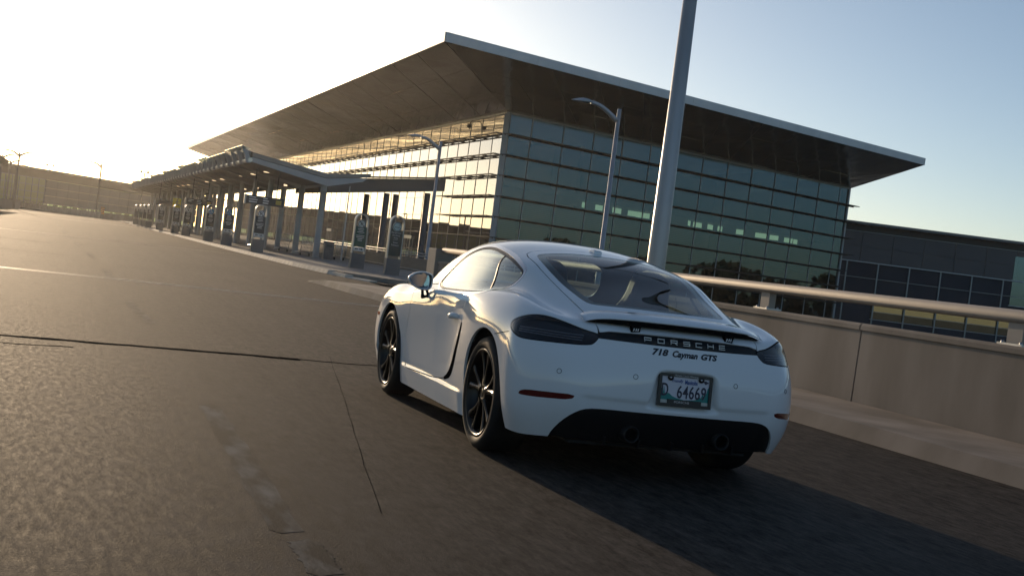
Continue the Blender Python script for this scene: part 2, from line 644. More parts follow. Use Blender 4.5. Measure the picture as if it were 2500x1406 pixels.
# mullions
for k, s in enumerate(colsR[1:-1]):
    MB().bar(PR(s, rows[-1], .03), PR(s, rows[0], .03), .075, .10, nR).build('mullion', MULLL, TB)
MB().bar(PR(47.9, ZB, .03), PR(47.9, 13.74, .03), .25, .25, nR).build('corner_post', MULLL, TB)
for k, s in enumerate(colsL[1:40]):
    MB().bar(PLf(s, rows[8], .03), PLf(s, rows[0], .03), .06, .05, nL).build('mullion', MULL, TB)
cp = (nL + nR).normalized()
MB().bar(Vector((0, 0, ZB)) + cp * .05, Vector((0, 0, 13.74)) + cp * .05, .50, .34, cp).build('corner_post', MULLL, TB)
MB().bar(PR(0, 13.78, .06), PR(47.9, 13.78, .06), .14, .16, nR).build('head_rail', MULLL, TB)
MB().bar(PLf(0, 13.78, .06), PLf(168, 13.78, .06), .14, .16, nL).build('head_rail', MULLL, TB)
# sunshades at each row: a thin blade on brackets
for i, z in enumerate(rows[1:]):
    s1 = 48.9 if i < 4 else 48.1
    dep = .85 if i < 5 else .40
    if i > 8: continue
    mb = MB()
    mb.bar(PR(-.2, z, dep / 2 + .10), PR(s1, z, dep / 2 + .10), dep, .07, (0, 0, 1))
    mb.bar(PR(-.2, z - .05, .12), PR(s1, z - .05, .12), .10, .16, (0, 0, 1))
    mb.build('sunshade', AWN, TB)
for i, (z, L0, dep) in enumerate([(rows[1], 150, .9), (rows[2], 150, .9), (rows[3], 15.4, 1.0), (rows[4], 15.6, .9), (rows[5], 15.2, .9), (rows[6], 40, .35), (rows[7], 40, .25)]):
    mb = MB()
    mb.bar(PLf(-.3, z, dep * .86 + .05), PLf(L0, z, dep * .86 + .05), .28, .06, (0, 0, 1))
    mb.bar(PLf(-.3, z, .18), PLf(L0, z, .18), .22, .06, (0, 0, 1))
    sh = mb.build('sunshade', AWN, TB)
    if i < 5:
        for s in colsL[:46]:
            if s <= L0:
                MB().bar(PLf(s + .06, z - .012, .07), PLf(s + .06, z - .012, dep * .9), .06, .10, (0, 0, 1)).build('shade_bracket', AWN, sh)
# lean structure inside: floors, cores, glowing daylight strips and blinds behind the glass
FLOORM = mat('interior_floor', (.16, .15, .13), .7)
WALLI = noise_mat('interior_wall', (.05, .055, .05), (.10, .10, .09), .2, (.7, .9))
for z in (4.55, 8.1):
    mb = MB()
    a, b, c = PR(.4, z, -.5), PR(47.2, z, -.5), PLf(120, z, -.5)
    mb.prism([(a.x, a.y), (b.x, b.y), (b.x - 4, b.y + 60), (c.x, c.y)], lambda x, y: (x, y, z - .45), lambda x, y: (x, y, z))
    mb.build('floor_slab', FLOORM, TB)
mb = MB()
mb.bar(PR(6, 4, -16), PR(44, 4, -16), .4, 19, (0, 0, 1))
mb.build('core_wall', WALLI, TB)
mb = MB()
mb.bar(PLf(14, 4, -13), PLf(150, 4, -13), .4, 19, (0, 0, 1))
mb.build('core_wall', WALLI, TB)
LITE = mat('daylight_strip', (.8, .85, .7), .5, emit=(.78, .90, .62), estr=1.0)  # added glowing strips in place of daylight seen through the building
for s in (11.6, 13.8, 15.6, 18.2, 19.6, 21.0, 26.1, 27.6, 29.3, 31.2, 34.0, 37.1, 39.2, 41.8, 43.4):
    w = rp.uniform(.45, 1.5)
    mb = MB()
    mb.bar(PR(s, 7.32, -2.2 - rp.random()), PR(s + w, 7.32, -2.2 - rp.random()), .5, .05, nR)
    mb.build('daylight_strip', LITE, TB)
BLIND = mat('blind_slats', (.20, .24, .20), .6)
_nt2 = BLIND.node_tree
_tc = _nt2.nodes.new('ShaderNodeTexCoord')
_wv = _nt2.nodes.new('ShaderNodeTexWave')
_wv.bands_direction = 'Z'
_wv.inputs['Scale'].default_value = 1.9
_rp = _nt2.nodes.new('ShaderNodeValToRGB')
_rp.color_ramp.elements[0].color = (.05, .06, .05, 1)
_rp.color_ramp.elements[1].color = (.26, .32, .26, 1)
_nt2.links.new(_tc.outputs['Object'], _wv.inputs['Vector'])
_nt2.links.new(_wv.outputs['Fac'], _rp.inputs['Fac'])
_nt2.links.new(_rp.outputs['Color'], bsdf(BLIND).inputs['Base Color'])
for k in range(len(colsR) - 6):
    for i in range(4, 8):
        if k > 5 and rp.random() < .3: continue
        s0, s1 = colsR[k] + .12, colsR[k + 1] - .12
        MB().add([PR(s0, rows[i + 1] + .1, -.25), PR(s1, rows[i + 1] + .1, -.25), PR(s1, rows[i] - .1, -.25), PR(s0, rows[i] - .1, -.25)], [(0, 1, 2, 3)]).build('blind', BLIND, TB)
# roof: slab, fascia and folded soffit made of panels
zb, zt = 15.55, 16.15
RC = Vector((18.71 - 29.9, 77.0 - 95.8, 0))
oL = RC.dot(nL); oR = RC.dot(nR)
LE = RC + dL * 176.0
RE = RC + dR * 57.5
W0, WR, WL = PR(0, 0), PR(48.2, 0), PLf(170, 0)
def up(v, z): return Vector((v.x, v.y, z))
back = PR(48.2, 0) + dL * 60
mb = MB()
poly = [LE, RC, RE, RE + dL * 75, LE + dR * 60]
mb.prism([(p.x, p.y) for p in poly], lambda x, y: (x, y, zt), lambda x, y: (x, y, zt + .05))
mb.build('roof', WHITEM, TB)
for a, b, nn in ((RC, LE, nL), (RC, RE, nR)):
    L_ = (b - a).length
    d = (b - a).normalized()
    k = int(L_ / 8)
    for i in range(k):
        p, q = a + d * (L_ * i / k + .01), a + d * (L_ * (i + 1) / k - .01)
        MB().bar(up(p, (zb + zt) / 2 + .025) + nn * .03, up(q, (zb + zt) / 2 + .025) + nn * .03, .10, zt - zb + .06, (0, 0, 1)).build('fascia_panel', WHITEM, TB)
MB().bar(up(RE, (zb + zt) / 2), up(RE + dL * 75, (zb + zt) / 2), .1, zt - zb, (0, 0, 1)).build('fascia_panel', WHITEM, TB)


def soffit(A, B, C_, D, nu, nv):
    """A-B outer edge, D-C inner edge; laid in separate panels"""
    for i in range(nu):
        for j in range(nv):
            def pt(u, v): return (A * (1 - u) + B * u) * (1 - v) + (D * (1 - u) + C_ * u) * v
            e, g = .012 / nu * 10, .012 / nv
            e = .0016
            u0, u1, v0, v1 = i / nu + e * .3, (i + 1) / nu - e * .3, j / nv + g * .3, (j + 1) / nv - g * .3
            dz = [rp.uniform(-.02, .02) for _ in range(3)]
            q = [pt(u0, v0) + Vector((0, 0, dz[0])), pt(u1, v0) + Vector((0, 0, dz[1])), pt(u1, v1) + Vector((0, 0, dz[1] + dz[2])), pt(u0, v1) + Vector((0, 0, dz[0] + dz[2]))]
            q2 = [p + Vector((0, 0, .02)) for p in q]
            MB().add(q + q2, [(0, 1, 2, 3), (4, 7, 6, 5), (0, 4, 5, 1), (1, 5, 6, 2), (2, 6, 7, 3), (3, 7, 4, 0)]).build('soffit_panel', SOFF, TB)


iz = 13.86
soffit(up(RC, zb), up(LE, zb), up(WL, iz), up(W0, iz), 24, 3)
soffit(up(RE, zb), up(RC, zb), up(W0, iz), up(WR, iz), 12, 3)
soffit(up(RE + dL * 75, zb), up(RE, zb), up(WR, iz), up(WR + dL * 66, iz), 6, 2)
mb = MB()   # blackout sheet above the soffit joints
q = [up(RC, zb + .09), up(LE, zb + .09), up(WL, iz + .09), up(W0, iz + .09), up(WR, iz + .09), up(RE, zb + .09)]
mb.add(q, [(0, 1, 2, 3), (0, 3, 4, 5)])
mb.build('soffit_backing', AWN, TB)
mb = MB()
e1_, e2_, e3_ = PR(48.2, 0), PR(48.2, 0) + dL * 62, PLf(170, 0)
mb.add([up(e1_, ZB), up(e2_, ZB), up(e2_, iz), up(e1_, iz)], [(0, 1, 2, 3)])
mb2 = MB().add([up(e3_, ZB), up(e3_ + dR * 40, ZB), up(e3_ + dR * 40, iz), up(e3_, iz)], [(0, 1, 2, 3)])
ECL = noise_mat('dark_cladding', (.045, .050, .062), (.060, .065, .078), .3, (.4, .5), metal=.2)
mb.build('end_wall', ECL, TB)
mb2.build('end_wall', ECL, TB)
# plinth wall of the left front at pavement level and entrance doors
for s in (24, 44, 64):
    dmb = MB()
    for k in range(4):
        a = s + k * 1.0
        dmb.bar(PLf(a, .15, .35), PLf(a, 2.5, .35), .08, .10, nL)
    dmb.bar(PLf(s, 2.5, .35), PLf(s + 3, 2.5, .35), .35, .35, (0, 0, 1))
    dmb.build('entrance_door', MULL, TB)
# camera on the top row beside the corner
cc = thing('security_camera', 'small dark security camera on a bent arm under the roof beside the terminal corner', 'camera', tuple(Vector((29.9, 95.8, 0)) + PLf(8.6, 13.0, .1)))
MB().tube([(0, 0, .6), (-.35, 0, .55), (-.5, -.02, .2), (-.45, -.05, -.15), (-.55, -.1, -.25)], .045, 8).build('bracket_arm', AWN, cc)
MB().lathe([(0, -.35), (.16, -.35), (.17, .05), (.12, .25), (0, .28)], 14, 'y', (-.62, -.12, .02)).build('camera_body', AWN, cc)
MB().box(-.80, -.44, -.62, -.1, .16, .20).build('sun_hood', AWN, cc)

# ================================================================== lower annex on the right
AX = thing('annex_building', 'low dark blue annex with louvred base and thin roof at the right of the terminal', 'building', (81.5, 122.4, 0))
ux, uy = Vector((math.cos(YAW), -math.sin(YAW), 0)), Vector((math.sin(YAW), math.cos(YAW), 0))
def PA(s, z, o=0): return ux * s - uy * o + Vector((0, 0, z))
CLAD = noise_mat('annex_cladding', (.050, .050, .060), (.064, .063, .074), .35, (.35, .45), metal=.2)
LOUV = noise_mat('louvre_blue', (.036, .040, .052), (.046, .050, .062), .3, (.4, .5), metal=.3)
MB().bar(PA(-6, 10.95, .9), PA(50, 10.95, .9), 2.2, .28, (0, 0, 1)).build('roof', mat('annex_roof', (.16, .155, .15), .5), AX)
MB().bar(PA(-6, 10.45, -.6), PA(50, 10.45, -.6), .5, .74, (0, 0, 1)).build('roof_soffit', AWN, AX)
for j in range(2):
    for k in range(15):
        MB().bar(PA(-5 + k * 3.7 + .02, 10.02 - j * 1.76 - .86, 0), PA(-5 + k * 3.7 + 3.66, 10.02 - j * 1.76 - .86, 0), .1, 1.72, (0, 0, 1)).build('cladding_panel', CLAD, AX)
MB().bar(PA(-6, 6.50, .12), PA(50, 6.50, .12), .22, .12, (0, 0, 1)).build('ledge_rail', MULLL, AX)
MB().bar(PA(-6, 10.06, .08), PA(50, 10.06, .08), .10, .05, (0, 0, 1)).build('ledge_rail', MULLL, AX)
MB().bar(PA(-6, 4.65, .10), PA(50, 4.65, .10), .12, .07, (0, 0, 1)).build('ledge_rail', MULL, AX)
for k in range(14):
    MB().bar(PA(.95 + k * 3.72, -5, .10), PA(.95 + k * 3.72, 6.44, .10), .16, .14, uy).build('post', MULL, AX)
mb = MB()
zz = 6.4
while zz > -5:
    if not (-.15 < zz < 1.80):
        a = PA(-6, zz, .02)
        mb.add([PA(-6, zz, -.02), PA(50, zz, -.02), PA(50, zz - .14, .05), PA(-6, zz - .14, .05)], [(0, 1, 2, 3)])
    elif True:
        mb.add([PA(-6, zz, -.02), PA(4.4, zz, -.02), PA(4.4, zz - .14, .05), PA(-6, zz - .14, .05)], [(0, 1, 2, 3)])
    zz -= .15
lv = mb.build('louvre_slat', LOUV, AX)
lv['kind'] = 'stuff'
AXG = glass_mat('annex_glass', (.40, .38, .30), .28, gcol=(1.0, .86, .6))
for k in range(12):
    for z0, z1 in ((.86, 1.74), (-.04, .80)):
        s0 = 4.55 + k * 3.72
        e = rp.uniform(-.02, .02)
        MB().add([PA(s0, z0, .03), PA(s0 + 3.62, z0, .03 + e), PA(s0 + 3.62, z1, .03 + e), PA(s0, z1, .03)], [(0, 1, 2, 3)]).build('window', AXG, AX)
for z in (.83, -.10):
    MB().bar(PA(4.4, z, .06), PA(50, z, .06), .10, .07, (0, 0, 1)).build('window_rail', MULLL if z < 0 else MULL, AX)
MB().bar(PA(-6, 2.6, -3.0), PA(50, 2.6, -3.0), .3, 15.5, (0, 0, 1)).build('back_wall', WALLI, AX)
for z0 in (3.6, 6.6):
    MB().add([PA(20.6, z0, .10), PA(24.0, z0, .10), PA(24.0, z0 + 2.8, .10), PA(20.6, z0 + 2.8, .10)], [(0, 1, 2, 3)]).build('window', PANE, AX)
    MB().bar(PA(20.45, z0 - .05, .14), PA(24.1, z0 - .05, .14), .1, .1, (0, 0, 1)).build('window_rail', MULLL, AX)

# ================================================================== long wing far ahead on the left
FW = thing('far_terminal_wing', 'long grey terminal wing with a deep roof edge far down the road at left', 'building', (-17.6, 231.6, 0))
fd = (Vector((5.48, 264.86, 0)) - Vector((-17.63, 231.56, 0))).normalized()
fn = Vector((-fd.y, fd.x, 0)) * -1
if fn.y > 0: fn = -fn
def PF(s, z, o=0): return fd * s + fn * o + Vector((0, 0, z))
FCL = noise_mat('wing_cladding', (.13, .13, .145), (.17, .17, .18), .2, (.4, .55), metal=.2)
MB().bar(PF(-40, 7.20, 1.2), PF(75, 7.20, 1.2), 4.5, .25, (0, 0, 1)).build('roof', mat('wing_roof', (.30, .27, .24), .5), FW)
MB().bar(PF(-40, 6.35, .3), PF(75, 6.35, .3), .8, 1.40, (0, 0, 1)).build('roof_fascia', mat('wing_fascia', (.10, .088, .075), .6), FW)
s0g = 13.2
for j in range(3):
    for k in range(16):
        s = s0g + k * 3.4
        MB().bar(PF(s + .03, 5.55 - j * 1.45 - .72, 0), PF(s + 3.37, 5.55 - j * 1.45 - .72, 0), .12, 1.40, (0, 0, 1)).build('cladding_panel', FCL, FW)
FG = glass_mat('wing_glass', (.62, .68, .50), .12)
for j in range(5):
    for k in range(11):
        s = -7.5 + k * 1.86
        z1 = 5.6 - j * 1.25
        MB().add([PF(s + .06, z1 - 1.19, 0), PF(s + 1.80, z1 - 1.19, 0), PF(s + 1.80, z1, 0), PF(s + .06, z1, 0)], [(0, 1, 2, 3)]).build('window', FG, FW)
mb = MB()
for k in range(12): mb.bar(PF(-7.5 + k * 1.86, -1, .05), PF(-7.5 + k * 1.86, 5.6, .05), .10, .10, fn)
for j in range(6): mb.bar(PF(-7.5, 5.6 - j * 1.25, .06), PF(13, 5.6 - j * 1.25, .06), .10, .10, (0, 0, 1))
mb.build('window_frame', MULL, FW)
LITEF = mat('lit_interior', (.8, .8, .6), .5, emit=(.85, .90, .50), estr=.55)
for k in range(18):
    s = 15 + k * 3.0 + rp.uniform(-.4, .4)
    w = rp.uniform(.8, 2.2)
    MB().add([PF(s, .35, -.5), PF(s + w, .35, -.5), PF(s + w, 1.15 + rp.uniform(-.2, .1), -.5), PF(s, 1.15, -.5)], [(0, 1, 2, 3)]).build('lit_window', LITEF, FW)
    MB().add([PF(15 + k * 3.0 - .3, .25, 0), PF(15 + k * 3.0 + 2.6, .25, 0), PF(15 + k * 3.0 + 2.6, 1.24, 0), PF(15 + k * 3.0 - .3, 1.24, 0)], [(0, 1, 2, 3)]).build('window', FG, FW)
MB().bar(PF(-40, -2.4, -.2), PF(75, -2.4, -.2), .3, 5.2, (0, 0, 1)).build('base_wall', FCL, FW)
MB().bar(PF(-40, 3, -7), PF(75, 3, -7), .3, 8, (0, 0, 1)).build('back_wall', mat('wing_inside', (.45, .46, .30), .8), FW)
# ================================================================== kerbside canopy
CANM = noise_mat('canopy_metal', (.23, .215, .20), (.29, .27, .25), .8, (.45, .6), metal=.3)
CANL = noise_mat('canopy_beam_paint', (.40, .39, .39), (.48, .47, .46), .7, (.45, .6), metal=.1)
BOARD = noise_mat('canopy_boards', (.20, .18, .16), (.26, .235, .21), 1.5, (.45, .6), stretch=(1, .1, 1))
COLM = noise_mat('column_paint', (.33, .315, .29), (.40, .38, .35), 1.2, (.4, .55), metal=.2)
CY0, CY1 = 57.6, 163.0
CA = thing('kerbside_canopy', 'long butterfly-shaped canopy roof on grey round columns over the drop-off pavement', 'canopy', (8.2, 57.6, 0))
CA_O = Vector((8.2, 57.6, 0))


def CP(off, y, z): return Vector((kx(y) + off, y, z)) - CA_O


def strip_mesh(prof, y0, y1, step, mb=None):
    """closed profile (offset, z) swept along the drifting kerb line"""
    mb = mb or MB()
    n = max(1, int(round((y1 - y0) / step)))
    m = len(prof)
    v, f = [], []
    for i in range(n + 1):
        y = y0 + (y1 - y0) * i / n
        v += [CP(o, y, z) for o, z in prof]
    for i in range(n):
        for k in range(m):
            k2 = (k + 1) % m
            f.append((i * m + k2, i * m + k, (i + 1) * m + k, (i + 1) * m + k2))
    f += [tuple(range(m)), tuple(n * m + k for k in range(m - 1, -1, -1))]
    return mb.add(v, f)


# roof shell above, boards below
strip_mesh([(.42, 5.06), (4.55, 4.50), (6.75, 4.80), (6.80, 4.72), (6.6, 4.60), (4.55, 4.26), (.50, 4.82)], CY0, CY1, 12).build('roof_shell', CANM, CA)
nb = 9
for i in range(nb):
    t0, t1 = i / nb, (i + 1) / nb
    o0, o1 = .62 + t0 * 3.85 + .012, .62 + t1 * 3.85 - .012
    z0, z1 = 4.60 - t0 * .62, 4.60 - t1 * .62
    strip_mesh([(o0, z0), (o1, z1), (o1, z1 + .05), (o0, z0 + .05)][::-1], CY0 + .25, CY1, 12).build('soffit_board', BOARD, CA)
for i in range(3):
    o0, o1 = 4.62 + i * .62, 4.62 + i * .62 + .60
    z0, z1 = 3.98 + i * .12, 3.98 + (i + .97) * .12
    strip_mesh([(o0, z0), (o1, z1), (o1, z1 + .05), (o0, z0 + .05)][::-1], CY0 + .25, CY1, 12).build('soffit_board', BOARD, CA)
# cross beams with a light face, one on every column pair
cols_y = [58.0 + 6.1 * i for i in range(18)]
for y in [57.75] + cols_y[1:]:
    mb = MB()
    prof = [(.48, 4.80), (4.50, 4.24), (6.66, 4.56), (6.40, 4.34), (4.62, 3.86), (.62, 4.55)]
    if y > 58: prof = [(o, z - .06 if z < 4.6 and i > 2 else z - .03) for i, (o, z) in enumerate(prof)]
    mb.prism(prof[::-1], lambda o, z: tuple(CP(o, y - .12, z)), lambda o, z: tuple(CP(o, y + .12, z)))
    mb.build('cross_beam', CANL, CA)
for y in cols_y:
    c = CP(4.50, y, 0)
    MB().lathe([(.22, .149), (.22, .17), (.165, .19), (.165, 3.55), (.172, 3.56), (.172, 3.60), (.165, 3.61), (.165, 4.16)], 20, 'z', tuple(c)).build('column', COLM, CA)
    if y > 60:
        c = CP(3.05, y + 1.9, 0)
        MB().lathe([(.20, .149), (.15, .17), (.15, 4.26)], 18, 'z', tuple(c)).build('column', COLM, CA)
# front edge: gutter tube, brackets, glass strip
strip_mesh([(.56 + .12 * math.cos(a), 4.63 + .11 * math.sin(a)) for a in [-2 * math.pi * i / 10 for i in range(10)]], CY0, CY1, 12).build('edge_tube', mat('edge_tube_metal', (.60, .57, .52), .28, .8), CA)
strip_mesh([(.54, 4.76), (.66, 4.76), (.66, 5.04), (.54, 5.04)][::-1], CY0, CY1, 12).build('edge_channel', mat('edge_channel', (.06, .055, .05), .6), CA)
y = CY0 + .06
while y < CY1:
    a = lambda o, z: tuple(CP(o, y, z))
    b = lambda o, z: tuple(CP(o, y + .09, z))
    MB().prism([(.60, 4.48), (.36, 4.48), (.28, 4.86), (.14, 5.10), (.22, 5.16), (.60, 5.06)], a, b).build('edge_bracket', CANL, CA)
    y += 2.35
GLE = glass_mat('canopy_glass', (.62, .66, .62), .30, rough=.05)
y = CY0
k = 0
while y < CY1 - 1:
    ln = 4.6 if k % 3 else 7.0
    dz = .0 if k % 3 else .10
    p = [CP(.52, y, 5.05 + dz), CP(.08, y, 5.20 + dz), CP(.08, min(y + ln - .05, CY1), 5.20 + dz), CP(.52, min(y + ln - .05, CY1), 5.05 + dz)]
    q = [w + Vector((0, 0, .02)) for w in p]
    MB().add(p + q, [(0, 1, 2, 3), (7, 6, 5, 4), (0, 4, 5, 1), (1, 5, 6, 2), (2, 6, 7, 3), (3, 7, 4, 0)]).build('glass_strip', GLE, CA)
    y += ln
    k += 1
LAMPD = mat('downlight_glow', (.9, .75, .55), .4, emit=(1.0, .70, .42), estr=1.3)
for y in [62.3, 67.2] + [72.1 + 4.9 * i for i in range(12)]:
    c = CP(2.2, y, 4.60 - (2.2 - .62) / 3.85 * .62 - .012)
    MB().lathe([(0, -.004), (.20, -.004), (.22, .03)], 16, 'z', tuple(c)).build('downlight', LAMPD, CA)
for y in (67.7, 73.2, 79.1, 85):
    c = CP(4.15, y, 4.0)
    MB().lathe([(0, -.06), (.10, -.05), (.11, .05)], 12, 'z', tuple(c)).build('downlight', LAMPD, CA)

# roof of the covered crossing between canopy and terminal
WK = thing('covered_crossing', 'dark flat roof bridging from the kerbside canopy to the terminal front on round posts', 'canopy', (14, 71.5, 0))
def WP(x, y, z): return Vector((x - 14, y - 71.5, z))
mb = MB()
mb.add([WP(10.2, 70.2, 3.95), WP(18.1, 70.2, 5.10), WP(17.6, 80, 5.10), WP(10.0, 78.0, 3.95),
        WP(10.2, 70.2, 4.85), WP(18.1, 70.2, 5.86), WP(17.6, 80, 5.86), WP(10.0, 78.0, 4.85)],
       [(3, 2, 1, 0), (4, 5, 6, 7), (0, 1, 5, 4), (1, 2, 6, 5), (2, 3, 7, 6), (3, 0, 4, 7)])
mb.build('roof_slab', noise_mat('crossing_grey', (.085, .08, .078), (.11, .105, .10), .5, (.5, .65)), WK)
mb = MB()
mb.bar(WP(10.1, 70.1, 4.92), WP(18.2, 70.1, 5.93), .25, .10, (0, 0, 1))
mb.build('roof_edge', AWN, WK)
for x, y in ((14.6, 70.9), (17.4, 71.6), (14.6, 76.8), (17.0, 78.6)):
    MB().lathe([(.26, .15), (.19, .18), (.19, 4.50 + (x - 14.6) * .14)], 18, 'z', tuple(WP(x, y, 0))).build('post', DKSTEEL, WK)

# ================================================================== pylon signs with arched tops
PYF = noise_mat('pylon_frame', (.34, .335, .32), (.42, .41, .39), 3, (.32, .45), metal=.6)
PYB = noise_mat('pylon_base', (.11, .115, .12), (.14, .145, .15), 2, (.45, .6), metal=.2)
SGREY = mat('sign_dark', (.030, .032, .036), .4)
SGREEN = mat('sign_green', (.012, .075, .050), .4)
STEAL = mat('sign_deep_green', (.012, .030, .028), .4)
SWHITE = mat('sign_white', (.62, .63, .62), .45)
SBLUE = mat('sign_blue', (.10, .25, .42), .4)
SPALE = mat('sign_pale', (.45, .55, .52), .4)


def arch_pts(w, zs, n=14):
    """half-circle top from right to left about height zs"""
    return [(w * math.cos(math.pi * i / n), zs + w * math.sin(math.pi * i / n)) for i in range(n + 1)]


def disc(mb, r, x, z, y0, y1, n=24, ri=0):
    if ri:
        o = [(x + r * math.cos(2 * math.pi * i / n), z + r * math.sin(2 * math.pi * i / n)) for i in range(n)]
        q = [(x + ri * math.cos(2 * math.pi * i / n), z + ri * math.sin(2 * math.pi * i / n)) for i in range(n)]
        v = [(a, y0, b) for a, b in o] + [(a, y0, b) for a, b in q] + [(a, y1, b) for a, b in o] + [(a, y1, b) for a, b in q]
        f = []
        for i in range(n):
            j = (i + 1) % n
            f += [(i, n + i, n + j, j), (2 * n + j, 2 * n + i, i, j)]
        return mb.add(v, f)
    return mb.prism([(x + r * math.cos(2 * math.pi * i / n), z + r * math.sin(2 * math.pi * i / n)) for i in range(n)], lambda p, q: (p, y0, q), lambda p, q: (p, y1, q))


def pylon(loc, rz, label, panel, low, symbol, lines, arrow, scale=1.0):
    t = thing('pylon_sign', label, 'sign', loc, rz, 'pylon signs along the kerb')
    w, zs, D = .285, 1.935, .10
    out = [(w, .60)] + arch_pts(w, zs) + [(-w, .60)]
    inn = [(w - .045, .60)] + arch_pts(w - .045, zs) + [(-w + .045, .60)]
    v, f = [], []
    n = len(out)
    for y in (-D, D):
        v += [(a, y, b) for a, b in out] + [(a, y, b) for a, b in inn]
    for i in range(n - 1):
        f += [(i, i + 1, n + i + 1, n + i), (2 * n + i + 1, 2 * n + i, 3 * n + i, 3 * n + i + 1),
              (i + 1, i, 2 * n + i, 2 * n + i + 1), (n + i, n + i + 1, 3 * n + i + 1, 3 * n + i)]
    MB().add(v, f).build('arch_frame', PYF, t)
    MB().box(-w, w, -D - .03, D + .03, .002, .60).build('base', PYB, t, bevel=.012)
    z0, z1 = low, 1.68
    MB().box(-w + .05, w - .05, -.05, .05, z0, z1).build('face_panel', panel, t)
    if arrow:
        a = MB().box(-w + .05, w - .05, -.053, .053, z0 - .16, z0 - .005).build('arrow_band', SWHITE, t)
        mb = MB()
        mb.prism([(-.19, .0), (-.10, .045), (-.10, .018), (-.02, .018), (-.02, -.018), (-.10, -.018), (-.10, -.045)], lambda p, q: (p, -.056, z0 - .08 + q), lambda p, q: (p, -.050, z0 - .08 + q))
        mb.prism([(.19, .0), (.10, -.045), (.10, -.018), (.02, -.018), (.02, .018), (.10, .018), (.10, .045)], lambda p, q: (p, -.056, z0 - .08 + q), lambda p, q: (p, -.050, z0 - .08 + q))
        mb.build('arrow', SGREY, a)
    zc = 1.80
    if symbol == 'p':
        d = disc(MB(), .165, 0, zc, -.075, -.045).build('symbol_disc', SPALE if panel is SGREEN else SWHITE, t)
        disc(MB(), .155, 0, zc, -.079, -.074, ri=.128).build('ring', SGREY, d)
        mb = MB()
        me = text_mesh('P', .24, .002)
        me.materials.append(SGREY)
        inst('letter', me, d, (0, -.0775, zc - .085), (R(90), 0, 0))
        MB().bar((-.095, -.082, zc + .095), (.095, -.082, zc - .095), .026, .006, (0, -1, 0)).build('slash', SGREY, d)
    elif symbol == 'smoke':
        d = disc(MB(), .175, 0, zc, -.075, -.045).build('symbol_disc', SPALE, t)
        disc(MB(), .160, 0, zc, -.079, -.074, ri=.138).build('ring', STEAL, d)
        MB().box(-.10, .10, -.080, -.074, zc - .035, zc - .012).build('cigarette', SGREY, d)
        MB().tube([(.075, -.078, zc + .01), (.09, -.078, zc + .035), (.065, -.078, zc + .055), (.085, -.078, zc + .08)], .006, 6).build('smoke_curl', STEAL, d)
    else:
        d = disc(MB(), .165, 0, zc, -.075, -.045).build('symbol_disc', SBLUE, t)
        mb = MB()      # seated figure on a wheel
        disc(mb, .022, -.01, zc + .095, -.080, -.074, 12)
        mb.bar((-.012, -.077, zc + .07), (-.005, -.077, zc - .005), .026, .005, (0, -1, 0))
        mb.bar((-.005, -.077, zc - .005), (.055, -.077, zc - .008), .024, .005, (0, -1, 0))
        mb.bar((.055, -.077, zc - .008), (.080, -.077, zc - .075), .022, .005, (0, -1, 0))
        P = [(-.015 + .068 * math.cos(a), -.077, zc - .045 + .068 * math.sin(a)) for a in np.linspace(2.1, 6.0, 14)]
        mb.tube(P, .008, 6)
        mb.build('pictogram', SWHITE, d)
    z = z1 - .06
    for q in lines:
        if isinstance(q, str):
            me = text_mesh(q, .085, .001)
            wd = max(v.co.x for v in me.vertices) - min(v.co.x for v in me.vertices)
            me.materials.append(SWHITE)
            o = inst('lettering', me, t, (0, -.0515, z - .07), (R(90), 0, 0))
            o.scale = (min(1, .42 / wd), 1, 1)
            z -= .098
        elif q == 0:
            MB().box(-.09, .09, -.0525, -.0505, z - .022, z - .014).build('rule', SWHITE, t)
            z -= .075
        else:           # a line too blurred to read: a bar of that length
            MB().box(-q / 2, q / 2, -.0525, -.0505, z - .036, z - .012).build('text_line', SWHITE, t)
            z -= .066
    return t


def rzk(y): return 0.10


PYL = [  # x, y, label, panel, low, symbol, lines, arrow
    (7.87, 39.14, 'smoking area pylon with arched metal frame, nearest to the white car', STEAL, .70, 'smoke', ['Designated', 'Smoking', 'Area', 0, 'Zone', 'Fumeurs'], False),
    (7.41, 43.34, 'no-parking pylon with a green face panel beside the smoking area sign', SGREEN, .86, 'p', [.26, .20, .30, 0, .34, .32, .20, .18], True),
    (4.53, 52.15, 'no-parking pylon with dark face standing before the canopy end under the nearest hanging sign', SGREY, .88, 'p', [.24, .20, .26, 0, .34, .32, .22, .22], True),
    (4.26, 62.87, 'pylon with blue accessibility disc, the nearer of the two blue ones', SGREY, .88, 'w', [.22, .22, .26, .32, 0, .32, .28, .2], True),
    (4.02, 70.79, 'pylon with blue accessibility disc, the farther of the two blue ones', SGREY, .88, 'w', [.22, .22, .28, 0, .32, .30, .2], True),
    (3.77, 84.75, 'no-parking pylon just right of the yellow crossing sign', SGREY, .88, 'p', [.24, .22, .26, 0, .3, .3, .2], True),
    (3.46, 91.48, 'no-parking pylon directly under the yellow crossing sign', SGREY, .88, 'p', [.24, .22, .26, 0, .3, .3, .2], True),
    (3.12, 105.26, 'no-parking pylon just left of the yellow crossing sign below the farthest hanging sign', SGREY, .88, 'p', [.24, .22, .26, 0, .3, .3], True),
    (2.81, 118.06, 'dark pylon overlapped with one behind it, right one of the far pair', SGREY, .80, 'p', [.24, .22, .26, 0, .3], False),
    (2.72, 124.5, 'dark pylon peeking out left of the right one of the far pair', SGREY, .80, 'p', [.24, .22, .26], False),
    (2.62, 131.0, 'far pylon with a greenish dark face near the end of the canopy', STEAL, .80, 'p', [.24, .22, .26], False),
    (2.42, 138.0, 'farthest pylon at the end of the canopy row', SGREY, .80, 'p', [.24, .22], False),
]
